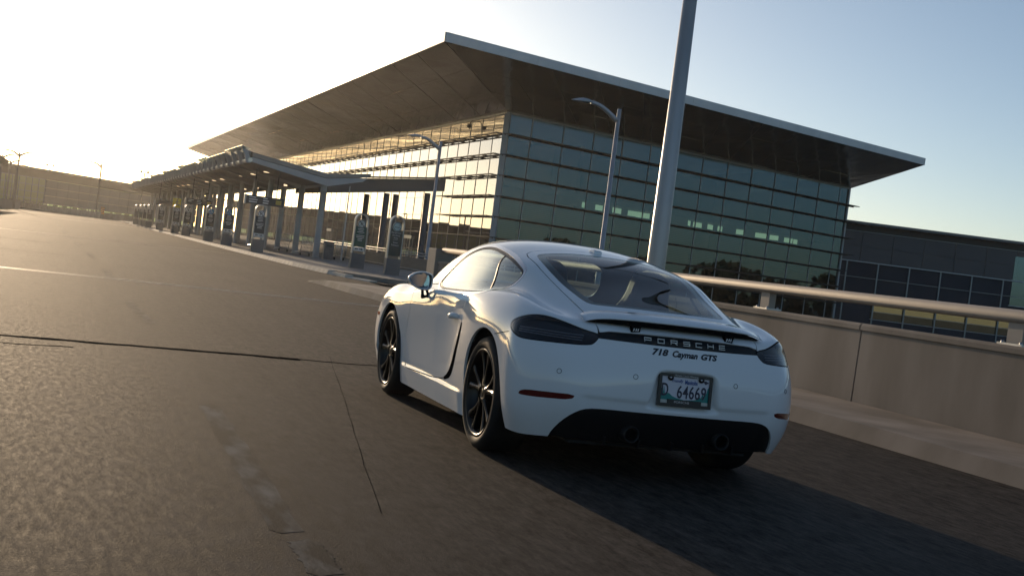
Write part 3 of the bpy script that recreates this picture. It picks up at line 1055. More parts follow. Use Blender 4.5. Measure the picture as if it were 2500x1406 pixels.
for x, y, lab, pn, low, sy, ln, ar in PYL:
    pylon((x, y, .148 if y > 50 else .145), rzk(y), lab, pn, low, sy, ln, ar)

# ================================================================== hanging signs below the canopy
def hang_sign(x0, x1, y, z0, z1, label, texts, yel):
    t = thing('hanging_sign', label, 'sign', ((x0 + x1) / 2, y, z0), 0, 'dark signs hung under the canopy')
    w = (x1 - x0) / 2
    MB().box(-w, w, -.08, .08, 0, z1 - z0).build('sign_box', SGREY, t, bevel=.01)
    MB().box(-w - .10, -w - .004, -.10, .10, -.03, z1 - z0 + .03).build('end_cap', PYF, t, bevel=.01)
    for x in (-w * .6, w * .6):
        MB().lathe([(.02, z1 - z0), (.02, 4.4 - z1 + (z1 - z0) - .05)], 8, 'z', (x, 0, 0)).build('hanger_rod', DKSTEEL, t)
    z = z1 - z0
    for xo, rows_ in texts:
        for i, ln in enumerate(rows_):
            zc = z * .80 - i * z * .27
            MB().box(xo, xo + ln, -.084, -.0815, zc - .030, zc + .026).build('text_line', SWHITE, t)
    if yel:
        MB().box(w - .40, w - .12, -.084, -.0815, z * .25, z * .75).build('yellow_panel', mat('sign_amber', (.42, .30, .03), .45), t)
    return t


hang_sign(4.50, 6.40, 58.3, 2.47, 2.91, 'dark hanging sign with white text and an amber patch at the near canopy end', [(-.80, [.34, .42, .40]), (-.10, [.22, .30, .28])], True)
hang_sign(3.80, 5.66, 88, 2.44, 2.87, 'dark hanging sign with white text just right of the yellow crossing sign', [(-.80, [.36, .22]), (-.20, [.26, .34, .3])], True)
hang_sign(2.82, 4.28, 110, 2.36, 2.76, 'plain dark hanging sign left of the yellow crossing sign', [], False)

# yellow crossing sign on a post
YS = thing('crossing_sign', 'bright yellow square sign with a walking figure on a thin post by the kerb', 'sign', (3.95, 100, .148))
MB().lathe([(.035, 0), (.035, 2.85)], 10, 'z', (0, .05, 0)).build('post', STEEL, YS)
YEL = mat('sign_yellow', (.90, .62, .0), .45)
MB().box(-.33, .33, -.012, .012, 2.04, 2.80).build('sign_plate', YEL, YS)
mb = MB()
K = SGREY
disc(mb, .055, .01, 2.70, -.020, -.013, 12)
for a, b, wd in (((.01, 2.63), (-.01, 2.40), .085), ((-.01, 2.42), (-.13, 2.16), .05), ((.0, 2.42), (.10, 2.30), .05), ((.10, 2.31), (.14, 2.15), .045), ((.02, 2.60), (-.12, 2.46), .04), ((.02, 2.60), (.14, 2.46), .04)):
    mb.bar((a[0], -.0165, a[1]), (b[0], -.0165, b[1]), wd, .006, (0, -1, 0))
mb.build('walking_figure', K, YS)
mb = MB()
for x in (-.22, 0, .22):
    mb.bar((x - .04, -.0165, 2.075), (x + .08, -.0165, 2.075), .03, .006, (0, -1, 0))
for i, x in enumerate((-.22, 0, .22)):
    MB().bar((x - .06, -.0165, 2.09), (x + .05, -.0165, 2.09), .03, .006, (0, -1, 0)).build('crossing_stripe', K, YS)

# ================================================================== low wall with rails behind the pavement
RAILS = noise_mat('rail_steel', (.36, .35, .34), (.44, .43, .41), 4, (.55, .65), metal=.3)
LW = thing('low_wall', 'low grey wall topped by twin steel rails behind the green pylon sign', 'wall', (12.5, 58, 0))
for i, y in enumerate([33 + 4.5 * k for k in range(11)]):
    MB().box(-.12, .12, y - 58 + .01, y - 58 + 4.49, .12, .80).build('wall_block', noise_mat('granite_dark', (.10, .095, .09), (.15, .14, .13), 3, (.5, .7), stretch=(1, .3, 3)), LW)
for z in (.92, 1.05):
    MB().tube([(0, -25, z), (0, 24.4, z)], .028, 8).build('rail', RAILS, LW)
for z in (.22,):
    MB().tube([(-.18, -25, z), (-.18, 24.4, z)], .025, 8).build('rail', RAILS, LW)
for k in range(23):
    MB().lathe([(.022, .80), (.022, 1.05)], 8, 'z', (0, -25 + k * 2.25, 0)).build('rail_post', STEEL, LW)

# ================================================================== street lamps
LAMPM = noise_mat('lamp_grey', (.40, .41, .43), (.48, .49, .51), 2, (.35, .48), metal=.5)


def lamp_arm(mb, z, side, reach=1.75, r=.085):
    P = []
    for i in range(9):
        t = i / 8
        P.append((side * (.06 + (reach - .65) * t), 0, z - .42 + .52 * math.sin(t * math.pi / 2)))
    mb.tube(P, [r * (1.15 - .35 * i / 8) for i in range(9)], 10)
    return P[-1]


def lamp_head(mb, p, side):
    v, f = [], []
    n = 12
    secs = [(0, .065, .065), (.10, .13, .105), (.30, .19, .125), (.50, .17, .095), (.68, .09, .045), (.76, .02, .014)]
    for dx, w, h in secs:
        for k in range(n):
            a = 2 * math.pi * k / n
            v.append((p[0] + side * dx, p[1] + w * math.cos(a), p[2] - .05 * dx + h * math.sin(a) * (1 if math.sin(a) > 0 else .45)))
    for i in range(len(secs) - 1):
        for k in range(n):
            q = (i * n + k, i * n + (k + 1) % n, (i + 1) * n + (k + 1) % n, (i + 1) * n + k)
            f.append(q if side < 0 else q[::-1])
    mb.add(v, f, True)


LAMPD_ = noise_mat('lamp_bronze', (.10, .085, .07), (.14, .12, .10), 2, (.6, .7))


def lamp(loc, h, sides, label, base=0.0, r=.10, group='street lamps with curved arms', rz=0):
    far_ = loc[1] > 100
    LAMPM = LAMPD_ if far_ else MATS['lamp_grey']
    r = .15 if far_ else r
    t = thing('street_lamp', label, 'street lamp', loc, rz, group)
    MB().lathe([(r * 1.6, 0), (r * 1.6, .05), (r, .08), (r * .72, h), (0, h + .01)], 14, 'z').build('pole', LAMPM, t)
    for s in sides:
        mb = MB()
        p = lamp_arm(mb, h - .02, s, 1.75, .12 if far_ else .085)
        mb.build('arm', LAMPM, t)
        mb = MB()
        lamp_head(mb, p, s)
        hd = mb.build('lamp_head', LAMPM, t)
        MB().lathe([(0, -.012), (.085, -.010), (.09, .01)], 12, 'z', (p[0] + s * .33, p[1], p[2] - .055)).build('lens', mat('lamp_lens', (.55, .52, .45), .25), hd)
    return t


lamp((14.75, 60, .148), 7.1, (-1,), 'grey street lamp rising left of the terminal corner behind the low wall')
lamp((14.90, 36, 0), 7.25, (-1,), 'grey street lamp in front of the terminal end wall, left of the tall near pole')
t = thing('lamp_pole', 'tall pale metal pole behind the parapet running out of the top of the picture', 'pole', (5.27, 10.8, 0))
MB().lathe([(.26, -.9), (.26, .10), (.155, .13), (.150, 1.2), (.085, 8.5), (0, 8.52)], 20, 'z').build('pole', noise_mat('pole_metal', (.36, .355, .35), (.44, .43, .42), 3, (.36, .48), metal=.6, stretch=(1, 1, .2)), t)
for s in (-1, 1):
    mb = MB()
    p = lamp_arm(mb, 8.45, s, 2.0, .07)
    mb.build('arm', LAMPM, t)
    mb = MB()
    lamp_head(mb, p, s)
    mb.build('lamp_head', LAMPM, t)
lamp((-14.4, 182, 0), 7.2, (1,), 'far left street lamp, the tallest looking of the row on the left edge')
lamp((-14.6, 206, 0), 7.2, (1,), 'far left street lamp, second of the row on the left edge')
lamp((-14.8, 230, 0), 7.2, (1,), 'far left street lamp, lowest looking of the row on the left edge')
lamp((-11.6, 168, 0), 7.3, (-1, 1), 'double-armed street lamp at the far left')
lamp((-1.28, 192.5, 0), 8.1, (-1,), 'single street lamp before the far grey wing, arm pointing left')


def mast(loc, h, label):
    t = thing('floodlight_mast', label, 'light mast', loc, 0, 'floodlight masts on the skyline')
    MB().lathe([(.15, 0), (.11, h)], 10, 'z').build('pole', LAMPD_, t)
    MB().bar((-.62, 0, h + .02), (.62, 0, h + .02), .08, .08, (0, 0, 1)).build('cross_arm', LAMPD_, t)
    for x in (-.6, .6):
        MB().box(x - .22, x + .22, -.2, .2, h + .06, h + .42).build('floodlight', LAMPD_, t, bevel=.05)


mast((6.6, 232, 0), 8.9, 'thin floodlight mast on the skyline above the far canopy end')
mast((-10.2, 262, 0), 8.7, 'floodlight mast peeping over the roof of the far wing')

# ================================================================== parapets and marker at the bend
FP = thing('far_parapet', 'grey parapet with a glinting top rail closing the bend far ahead', 'wall', (-1, 189.6, 0))
def seg(a, b, z0, z1, w, name, m, par, o):
    mb = MB()
    mb.bar(Vector((a[0], a[1], (z0 + z1) / 2)) - o, Vector((b[0], b[1], (z0 + z1) / 2)) - o, w, z1 - z0, (0, 0, 1))
    return mb.build(name, m, par)
o_ = Vector((-1, 189.6, 0))
A, B, C3 = (-22, 268), (-1.05, 189.6), (4.9, 195.5)
for i in range(8):
    p = [A[k] + (B[k] - A[k]) * (i + .003) / 8 for k in (0, 1)]
    q = [A[k] + (B[k] - A[k]) * (i + .997) / 8 for k in (0, 1)]
    seg(p, q, -.3, .92, .3, 'wall_panel', CONC, FP, o_)
seg(A, B, 1.16, 1.28, .18, 'handrail', RAILM, FP, o_)
for i in range(1, 16):
    p = [A[k] + (B[k] - A[k]) * i / 16 for k in (0, 1)]
    MB().box(p[0] + 1 - .07, p[0] + 1 + .07, p[1] - 189.6 - .1, p[1] - 189.6 + .1, .92, 1.17).build('rail_post', RAILM, FP)
MB().prism([(-.34, 0), (.30, 0), (.42, 1.0), (-.42, 1.0)], lambda x, z: (x, -.75, z + .002), lambda x, z: (x, -.35, z + .002)).build('end_post', CONC, FP, bevel=.02)
seg((-.6, 191.8), C3, -.3, .98, .3, 'wall_panel', CONC, FP, o_)
HM = thing('hazard_marker', 'small orange and black striped hazard marker at the end of the far parapet', 'sign', (-.42, 188.9, 0))
MB().lathe([(.03, 0), (.03, 1.7)], 8, 'z', (0, .03, 0)).build('post', STEEL, HM)
MB().box(-.26, .26, -.012, .012, .72, 1.72).build('sign_plate', mat('marker_orange', (.80, .30, .02), .45), HM)
for i in range(3):
    z = .80 + i * .32
    MB().prism([(-.26, z), (.26, z + .22), (.26, z + .34), (-.26, z + .12)], lambda x, q: (x, -.019, min(q, 1.715)), lambda x, q: (x, -.0125, min(q, 1.715))).build('stripe', SGREY, HM)
LP = thing('left_parapet', 'brown shaded parapet with a lit cap ending far ahead at the left edge', 'wall', (-11.9, 190, 0))
for i in range(14):
    y1 = 190 - i * 8
    MB().box(-.18, .18, y1 - 8 + .015 - 190, y1 - .015 - 190, -.4, 1.0).build('wall_panel', CONC, LP)
    MB().box(-.24, .24, y1 - 8 + .015 - 190, y1 - .015 - 190, 1.001, 1.13).build('coping', CONC, LP)
# kerb across the far bend
sheet('far_line', [(-14, 107.4), (-6.5, 113.8), (2.9, 120.5), (2.9, 121.0), (-6.5, 114.2), (-14, 107.8)], .0055, LINEW, None, ROAD)

# corner of the opposite canopy at the very left edge
OC = thing('opposite_canopy', 'corner of a beige canopy roof poking in at the left edge of the picture', 'canopy', (-12.75, 100, 0))
MB().prism([(-9, 5.2), (.05, 5.34), (.60, 5.70), (.2, 5.95), (-9, 6.2)], lambda x, z: (x, 0, z), lambda x, z: (x, 60, z)).build('roof_slab', CANM, OC)
for y in (4, 16, 28, 40, 52):
    MB().lathe([(.2, 0), (.17, .05), (.17, 5.15)], 14, 'z', (-4.6, y, 0)).build('column', COLM, OC)

# ================================================================== luggage carts by the columns
def cart(loc, rz, label):
    t = thing('luggage_cart', label, 'luggage cart', loc, rz, 'luggage carts under the canopy')
    mb = MB()
    for x in (-.28, .28):
        mb.tube([(x, .45, .16), (x, -.30, .20), (x, -.40, .55), (x, -.46, 1.02)], .018, 6)
    mb.tube([(-.28, -.46, 1.02), (.28, -.46, 1.02)], .022, 6)
    mb.tube([(-.28, .45, .16), (0, .55, .15), (.28, .45, .16)], .018, 6)
    mb.build('frame', STEEL, t)
    for x in (-.18, -.09, 0, .09, .18):
        MB().tube([(x, -.31, .24), (x, -.44, .92)], .009, 5).build('basket_bar', STEEL, t)
    for z in (.45, .68, .90):
        MB().tube([(-.27, -.36 - (z - .45) * .2, z), (.27, -.36 - (z - .45) * .2, z)], .010, 5).build('basket_bar', STEEL, t)
    MB().box(-.25, .25, -.28, .42, .175, .20).build('deck', DKSTEEL, t)
    for x, y in ((-.25, -.25), (.25, -.25), (0, .42)):
        MB().lathe([(0, -.02), (.07, -.02), (.075, 0), (.07, .02), (0, .02)], 14, 'x', (x, y, .076)).build('wheel', RUBBER_, t)


RUBBER_ = mat('cart_wheel', (.015, .015, .016), .7)
cart((9.55, 58.6, .148), .25, 'luggage cart standing alone just right of the nearest canopy column')
cart((8.05, 60.3, .148), .2, 'luggage cart between the first and second canopy columns')
cart((7.75, 66.0, .148), .2, 'luggage cart between the second and third canopy columns')
cart((6.0, 64.2, .148), .2, 'luggage cart behind the no-parking pylon under the canopy')
bx = thing('litter_bin', 'dark square litter bin beside the first canopy column', 'bin', (8.75, 57.0, .148))
MB().box(-.24, .24, -.24, .24, .002, .86).build('bin_body', DKSTEEL, bx, bevel=.02)
MB().box(-.26, .26, -.26, .26, .862, .92).build('bin_lid', AWN, bx, bevel=.02)
MB().box(-.15, .15, -.246, -.241, .62, .76).build('bin_slot', GAPM if 'GAPM' in globals() else SGREY, bx)
MB().lathe([(.045, 0), (.03, 3.9)], 8, 'z', (.95, 1.2, 0)).build('downpipe', LAMPM, CA, tuple(Vector((8.75, 57.0, .148)) - CA_O))

# ================================================================== wood beyond the annex side (mirrored in the end wall's glass)
rt = random.Random(5)
mb = MB()
for k in range(46):
    t = k / 45
    cx, cy = 150 + 70 * t + rt.uniform(-8, 8), 125 - 190 * t + rt.uniform(-6, 6)
    hgt = rt.uniform(7, 13)
    for _ in range(150):
        a, q = rt.uniform(0, 6.283), rt.random()
        z = -5 + hgt * (.15 + .85 * q)
        r = 4.2 * math.sqrt(max(.02, 1 - ((q - .45) / .6) ** 2)) * rt.uniform(.5, 1.05)
        p = Vector((cx + r * math.cos(a), cy + r * math.sin(a), z))
        u = Vector((rt.uniform(-1, 1), rt.uniform(-1, 1), rt.uniform(-.6, .6))).normalized() * rt.uniform(.4, .9)
        w = u.cross(Vector((rt.uniform(-1, 1), rt.uniform(-1, 1), rt.uniform(-1, 1)))).normalized() * rt.uniform(.3, .7)
        mb.add([p - u - w, p + u - w, p + u + w, p - u + w], [(0, 1, 2, 3)])
wd = mb.build('distant_trees', noise_mat('tree_mass', (.035, .045, .018), (.07, .08, .035), .3, (.8, .9)))
wd['kind'] = 'stuff'

# ================================================================== parking structure across the road (mirrored in the car door)
PK = thing('parking_structure', 'low open-decked concrete parking structure across the road, out of the picture on the left', 'building', (-38, 90, 0))
for (z0, z1) in ((0, .9), (3.0, 3.9)):
    for k in range(10):
        a = Vector((6 - 1.3 * k, 62 - 13 * k, (z0 + z1) / 2))
        b = Vector((6 - 1.3 * (k + .99), 62 - 13 * (k + .99), (z0 + z1) / 2))
        MB().bar(a, b, .3, z1 - z0, (0, 0, 1)).build('spandrel_panel', CONC, PK)
for k in range(11):
    MB().box(5.6 - 1.3 * k - .3, 5.6 - 1.3 * k + .3, 62 - 13 * k - .3, 62 - 13 * k + .3, 0, 2.99).build('column', CONC, PK)
for z in (2.9,):
    MB().add([(6, 62, z), (-7, -68, z), (-40, -64, z), (-27, 66, z)], [(0, 1, 2, 3)]).build('deck_slab', CONC, PK)
# ================================================================== sports car: body surface
# half cage (x >= 0): 14 stations from tail to nose, 11 rows from sill to roof centre line
def _st(y, pts, dy=None):
    out = []
    for j, p in enumerate(pts):
        out.append((p[0], y + (dy[j] if dy else 0), p[1]))
    return out


CAGE_ST = [
    [(.800, -.600, .200), (.868, -.615, .360), (.885, -.600, .540), (.876, -.575, .680), (.838, -.555, .800),
     (.752, -.600, .872), (.630, -.690, .866), (.490, -.762, .858), (.335, -.812, .853), (.170, -.842, .850), (0, -.852, .850)],
    _st(-.40, [(.840, .20), (.886, .36), (.905, .55), (.898, .70), (.858, .83), (.778, .916), (.650, .905), (.520, .925), (.410, .940), (.215, .947), (0, .949)],
        [0, 0, 0, 0, 0, 0, -.05, -.09, -.12, -.14, -.14]),
    _st(-.13, [(.850, .20), (.890, .36), (.910, .55), (.905, .71), (.870, .85), (.790, .946), (.685, .960), (.590, .998), (.480, 1.030), (.250, 1.058), (0, 1.064)]),
    _st(.20, [(.840, .18), (.885, .35), (.905, .54), (.900, .72), (.866, .86), (.800, .944), (.715, .972), (.640, 1.055), (.548, 1.122), (.285, 1.160), (0, 1.168)]),
    _st(.55, [(.820, .17), (.862, .33), (.880, .53), (.882, .71), (.870, .84), (.835, .913), (.775, .942), (.690, 1.060), (.588, 1.168), (.310, 1.225), (0, 1.238)]),
    _st(.90, [(.820, .17), (.850, .32), (.853, .52), (.862, .70), (.865, .81), (.845, .885), (.790, .922), (.695, 1.070), (.575, 1.205), (.310, 1.268), (0, 1.284)]),
    _st(1.30, [(.820, .17), (.848, .31), (.850, .52), (.862, .70), (.862, .80), (.840, .875), (.790, .908), (.690, 1.065), (.570, 1.203), (.310, 1.278), (0, 1.294)]),
    _st(1.65, [(.820, .17), (.850, .31), (.855, .52), (.866, .69), (.862, .79), (.835, .865), (.785, .898), (.690, 1.030), (.575, 1.145), (.310, 1.232), (0, 1.252)]),
    _st(2.00, [(.820, .17), (.855, .32), (.865, .52), (.875, .68), (.868, .785), (.830, .860), (.770, .890), (.700, .940), (.600, 1.015), (.320, 1.098), (0, 1.128)]),
    _st(2.30, [(.830, .18), (.865, .34), (.882, .53), (.885, .68), (.865, .795), (.800, .868), (.700, .875), (.620, .888), (.500, .915), (.280, .955), (0, .966)],
        [0, 0, 0, 0, 0, 0, 0, .02, .05, .09, .11]),
    _st(2.62, [(.840, .20), (.875, .36), (.888, .54), (.885, .69), (.860, .80), (.780, .868), (.660, .855), (.550, .850), (.420, .858), (.220, .872), (0, .878)]),
    _st(2.95, [(.830, .20), (.868, .36), (.878, .53), (.865, .67), (.830, .76), (.750, .815), (.630, .800), (.520, .794), (.400, .800), (.200, .810), (0, .815)]),
    _st(3.18, [(.760, .20), (.800, .35), (.812, .49), (.795, .60), (.750, .67), (.680, .718), (.580, .715), (.480, .710), (.370, .715), (.180, .720), (0, .724)],
        [0, 0, 0, 0, 0, 0, .01, .02, .03, .04, .04]),
    [(.650, 3.27, .20), (.690, 3.29, .34), (.695, 3.29, .45), (.675, 3.28, .53), (.630, 3.275, .585), (.565, 3.30, .615),
     (.475, 3.345, .615), (.385, 3.375, .615), (.285, 3.398, .617), (.145, 3.415, .62), (0, 3.42, .62)],
]
for _k, _a in ((1, .4), (2, .7), (3, .9), (4, 1), (5, 1.1), (6, 1.1), (7, 1), (8, .5)):   # crown of the roof and haunch
    for _j, _w in ((4, .15), (5, .35), (6, .35), (7, .5), (8, .85), (9, 1), (10, 1)):
        _p = CAGE_ST[_k][_j]
        CAGE_ST[_k][_j] = (_p[0] + (.012 * _a if _j in (7, 8) else 0), _p[1], _p[2] + .030 * _a * _w)
for _k in range(4, 9):
    _p = CAGE_ST[_k][0]
    CAGE_ST[_k][0] = (_p[0] + .012, _p[1], .142)
for _k in (3, 9):
    _p = CAGE_ST[_k][0]
    CAGE_ST[_k][0] = (_p[0] + .006, _p[1], .150)
for _k, _j, _dx in ((1, 4, .008), (2, 4, .012), (3, 4, .016), (3, 3, .004), (3, 5, .014), (4, 4, -.005), (4, 3, -.006), (4, 5, .002), (5, 4, -.022), (5, 3, -.013), (5, 5, -.018), (6, 4, -.010), (6, 3, -.006)):   # hips
    _p = CAGE_ST[_k][_j]
    CAGE_ST[_k][_j] = (_p[0] + _dx, _p[1], _p[2])
CAGE_REAR = [  # rows 0..4, columns 6..10
    [(.680, -.735, .215), (.510, -.795, .215), (.345, -.828, .215), (.172, -.843, .215), (0, -.848, .215)],
    [(.715, -.800, .370), (.535, -.880, .370), (.360, -.918, .370), (.180, -.934, .370), (0, -.938, .370)],
    [(.730, -.810, .540), (.550, -.893, .540), (.370, -.940, .540), (.185, -.960, .540), (0, -.966, .540)],
    [(.720, -.772, .685), (.538, -.862, .685), (.362, -.916, .685), (.180, -.940, .685), (0, -.948, .685)],
    [(.685, -.712, .795), (.515, -.802, .790), (.348, -.860, .788), (.174, -.888, .786), (0, -.896, .786)],
]
CAGE_FRONT = [
    [(.560, 3.30, .20), (.45, 3.33, .20), (.33, 3.35, .20), (.165, 3.365, .20), (0, 3.37, .20)],
    [(.590, 3.36, .34), (.47, 3.40, .34), (.34, 3.425, .34), (.17, 3.44, .34), (0, 3.445, .34)],
    [(.595, 3.365, .45), (.475, 3.405, .45), (.34, 3.43, .45), (.17, 3.445, .45), (0, 3.45, .45)],
    [(.575, 3.36, .53), (.46, 3.40, .53), (.335, 3.425, .53), (.168, 3.44, .53), (0, 3.445, .53)],
    [(.535, 3.345, .585), (.43, 3.38, .585), (.315, 3.405, .586), (.158, 3.423, .587), (0, 3.43, .588)],
]


def build_body_surface(level=4):
    V, idx = [], {}

    def vid(key, p):
        if key not in idx:
            idx[key] = len(V)
            V.append(p)
        return idx[key]

    def P(side, tag, a, b, p):
        if abs(p[0]) < 1e-9:
            return vid((0, tag, a, b), p)
        return vid((side, tag, a, b), (side * p[0], p[1], p[2]))
    F = []
    nk = len(CAGE_ST)
    for side in (1, -1):
        def S(k, j):
            return P(side, 's', k, j, CAGE_ST[k][j])

        def RR(r, c):                  # rear grid rows 0..5, columns 5..10
            if r == 5: return S(0, c)
            if c == 5: return S(0, r)
            return P(side, 'r', r, c, CAGE_REAR[r][c - 6])

        def FF(r, c):
            if r == 5: return S(nk - 1, c)
            if c == 5: return S(nk - 1, r)
            return P(side, 'f', r, c, CAGE_FRONT[r][c - 6])
        fs = []
        for k in range(nk - 1):
            for j in range(10):
                fs.append((S(k, j), S(k + 1, j), S(k + 1, j + 1), S(k, j + 1)))
        for r in range(5):
            for c in range(5, 10):
                fs.append((RR(r, c), RR(r + 1, c), RR(r + 1, c + 1), RR(r, c + 1)))
                fs.append((FF(r, c), FF(r + 1, c), FF(r + 1, c + 1), FF(r, c + 1))[::-1])
        if side == -1:
            fs = [q[::-1] for q in fs]
        F += fs
    # move the control points so that the smooth limit surface runs (almost) through the listed points
    T = np.array(V)
    n = len(V)
    E = {}
    vf = [[] for _ in range(n)]
    for fi, q in enumerate(F):
        for a, b in zip(q, q[1:] + q[:1]):
            E.setdefault((min(a, b), max(a, b)), []).append(fi)
        for a in q: vf[a].append(fi)
    nb = [set() for _ in range(n)]
    bnb = [[] for _ in range(n)]
    for (a, b), fl in E.items():
        nb[a].add(b); nb[b].add(a)
        if len(fl) == 1:
            bnb[a].append(b); bnb[b].append(a)
    Cn = T.copy()
    for it in range(12):
        Lm = np.empty_like(Cn)
        for i in range(n):
            if bnb[i]:
                Lm[i] = (4 * Cn[i] + Cn[bnb[i][0]] + Cn[bnb[i][1]]) / 6 if len(bnb[i]) == 2 else Cn[i]
            else:
                v = len(nb[i])
                e = sum(Cn[j] for j in nb[i])
                fsum = sum(Cn[j] for f in vf[i] for j in F[f] if j != i and j not in nb[i])
                Lm[i] = (v * v * Cn[i] + 4 * e + fsum) / (v * (v + 5))
        Cn += 0.7 * (T - Lm)
    me = bpy.data.meshes.new('cage')
    me.from_pydata([tuple(p) for p in Cn], [], F)
    ob = bpy.data.objects.new('cage', me)
    COL.objects.link(ob)
    ss = ob.modifiers.new('s', 'SUBSURF')
    ss.levels = level
    ss.render_levels = level
    ss.use_limit_surface = True
    ss.boundary_smooth = 'PRESERVE_CORNERS'
    dg = bpy.context.evaluated_depsgraph_get()
    dg.update()
    em = bpy.data.meshes.new_from_object(ob.evaluated_get(dg))
    bpy.data.objects.remove(ob, do_unlink=True)
    v = np.empty(len(em.vertices) * 3)
    em.vertices.foreach_get('co', v)
    v = v.reshape(-1, 3)
    f = np.empty(len(em.polygons) * 4, int)
    em.polygons.foreach_get('vertices', f)
    f = f.reshape(-1, 4)
    nrm = np.empty(len(em.vertices) * 3)
    em.vertices.foreach_get('normal', nrm)
    nrm = nrm.reshape(-1, 3)
    bpy.data.meshes.remove(em)
    return v, f, nrm
# ================================================================== cutting panels out of the surface
def chaikin(P, it=2, closed=True):
    P = [np.array(p, float) for p in P]
    for _ in range(it):
        Q = []
        n = len(P)
        rng = range(n) if closed else range(n - 1)
        if not closed: Q.append(P[0])
        for i in rng:
            a, b = P[i], P[(i + 1) % n]
            Q += [a * .75 + b * .25, a * .25 + b * .75]
        if not closed: Q.append(P[-1])
        P = Q
    return np.array(P)


def sdf_poly(pts, poly):
    """signed distance (negative inside) of 2-D points to a closed polygon"""
    pts = np.asarray(pts)
    A = np.asarray(poly)
    B = np.roll(A, -1, 0)
    d2 = np.full(len(pts), 1e9)
    ins = np.zeros(len(pts), bool)
    for a, b in zip(A, B):
        e = b - a
        w = pts - a
        t = np.clip((w @ e) / max(e @ e, 1e-12), 0, 1)
        q = w - t[:, None] * e
        d2 = np.minimum(d2, (q * q).sum(1))
        c = (a[1] <= pts[:, 1]) != (b[1] <= pts[:, 1])
        with np.errstate(divide='ignore', invalid='ignore'):
            xi = a[0] + (pts[:, 1] - a[1]) / (b[1] - a[1]) * e[0] if b[1] != a[1] else np.full(len(pts), -1e9)
        ins ^= c & (pts[:, 0] < xi)
    d = np.sqrt(d2)
    return np.where(ins, -d, d)


class Shell:
    """a growing vertex pool; face sets get split along zero lines of scalar fields"""

    def __init__(s, v, n):
        s.v = [np.array(v)]
        s.n = [np.array(n)]
        s.V = np.array(v)
        s.N = np.array(n)

    def split(s, faces, phi):
        val = phi(s.V)
        val[np.abs(val) < 1e-7] = 1e-7
        neg = val < 0
        ins, out, newv, newn, cache = [], [], [], [], {}
        base = len(s.V)

        def cut(a, b):
            k = (a, b) if a < b else (b, a)
            if k not in cache:
                a, b = k
                t = val[a] / (val[a] - val[b])
                cache[k] = base + len(newv)
                newv.append(s.V[a] * (1 - t) + s.V[b] * t)
                nn = s.N[a] * (1 - t) + s.N[b] * t
                newn.append(nn / np.linalg.norm(nn))
            return cache[k]
        for f in faces:
            k = sum(bool(neg[i]) for i in f)
            if k == 0: out.append(f)
            elif k == len(f): ins.append(f)
            else:
                pi, po = [], []
                for i in range(len(f)):
                    a, b = f[i], f[(i + 1) % len(f)]
                    (pi if neg[a] else po).append(a)
                    if neg[a] != neg[b]:
                        c = cut(a, b)
                        pi.append(c); po.append(c)
                if len(pi) > 2: ins.append(tuple(pi))
                if len(po) > 2: out.append(tuple(po))
        if newv:
            s.V = np.vstack([s.V, newv])
            s.N = np.vstack([s.N, newn])
        return ins, out

    def build(s, name, faces, material, parent, offset=0.0, rim=0.0, flip=False, slide=0.0):
        """faces as one mesh; rim: depth of the folded edge; offset: along the normal"""
        if not faces: return None
        ids = sorted({i for f in faces for i in f})
        mp = {g: i for i, g in enumerate(ids)}
        V = s.V[ids] + s.N[ids] * offset
        N = s.N[ids].copy()
        F = [tuple(mp[i] for i in f) for f in faces]
        if rim:
            ed = {}
            for f in F:
                for a, b in zip(f, f[1:] + f[:1]):
                    ed[(a, b)] = 1
            bd = [(a, b) for (a, b) in ed if (b, a) not in ed]
            V = list(V); NN = list(N)
            dup, deep = {}, {}
            side = {}
            for a, b in bd:
                d = V[b] - V[a]
                o = np.cross(d, N[a]); o = o / (np.linalg.norm(o) + 1e-12)
                for q in (a, b): side[q] = side.get(q, 0) + o
            for q, o in side.items():
                o = o / (np.linalg.norm(o) + 1e-12)
                dup[q] = len(V); V.append(V[q]); NN.append(o)
                deep[q] = len(V); V.append(V[q] - N[q] * rim); NN.append(o)
            for a, b in bd:
                F.append((dup[b], dup[a], deep[a], deep[b]))
            V = np.array(V); N = np.array(NN)
        if flip:
            F = [f[::-1] for f in F]
            N = -N
        me = bpy.data.meshes.new(name)
        me.from_pydata(V.tolist(), [], F)
        me.polygons.foreach_set('use_smooth', [True] * len(F))
        me.materials.append(material)
        me.update()
        me.normals_split_custom_set_from_vertices(N.tolist())
        return inst(name, me, parent)


PAINT = mat('white_paint', (.80, .81, .815), .55, 0, .0, 1.0, .06)
GAP = mat('panel_gap', (.008, .008, .009), .9, 0, .0)
BLACKP = mat('black_plastic', (.010, .010, .011), .45, 0, .4)
GLOSSB = mat('gloss_black', (.006, .006, .007), .12, 0, .5, .6)
RUBBER = noise_mat('tyre_rubber', (.010, .010, .010), (.020, .019, .018), 9, (.6, .8), spec=.3)
LINER = mat('dark_liner', (.020, .020, .022), .85)
CARGLASS = glass_mat('car_glass', (.60, .69, .67), .04, power=6.5)
SIDEGLASS = glass_mat('side_glass', (.68, .77, .73), .05, power=2.9, gcol=(.95, 1.0, .97))
SMOKE = glass_mat('smoked_lens', (.42, .42, .44), .05)
REDLENS = mat('red_lens', (.11, .010, .008), .15, 0, .5, .8)
CHROME = mat('bright_trim', (.55, .55, .55), .16, 1.0)
LEATHER = noise_mat('seat_leather', (.018, .018, .020), (.028, .028, .030), 30, (.45, .6), bump=.2, bscale=300)

CAR = thing('sports_car', 'white two-door sports coupe with raised tail spoiler driving away on the road', 'car', (0, 0, 0))
bv, bf, bn = build_body_surface(4)

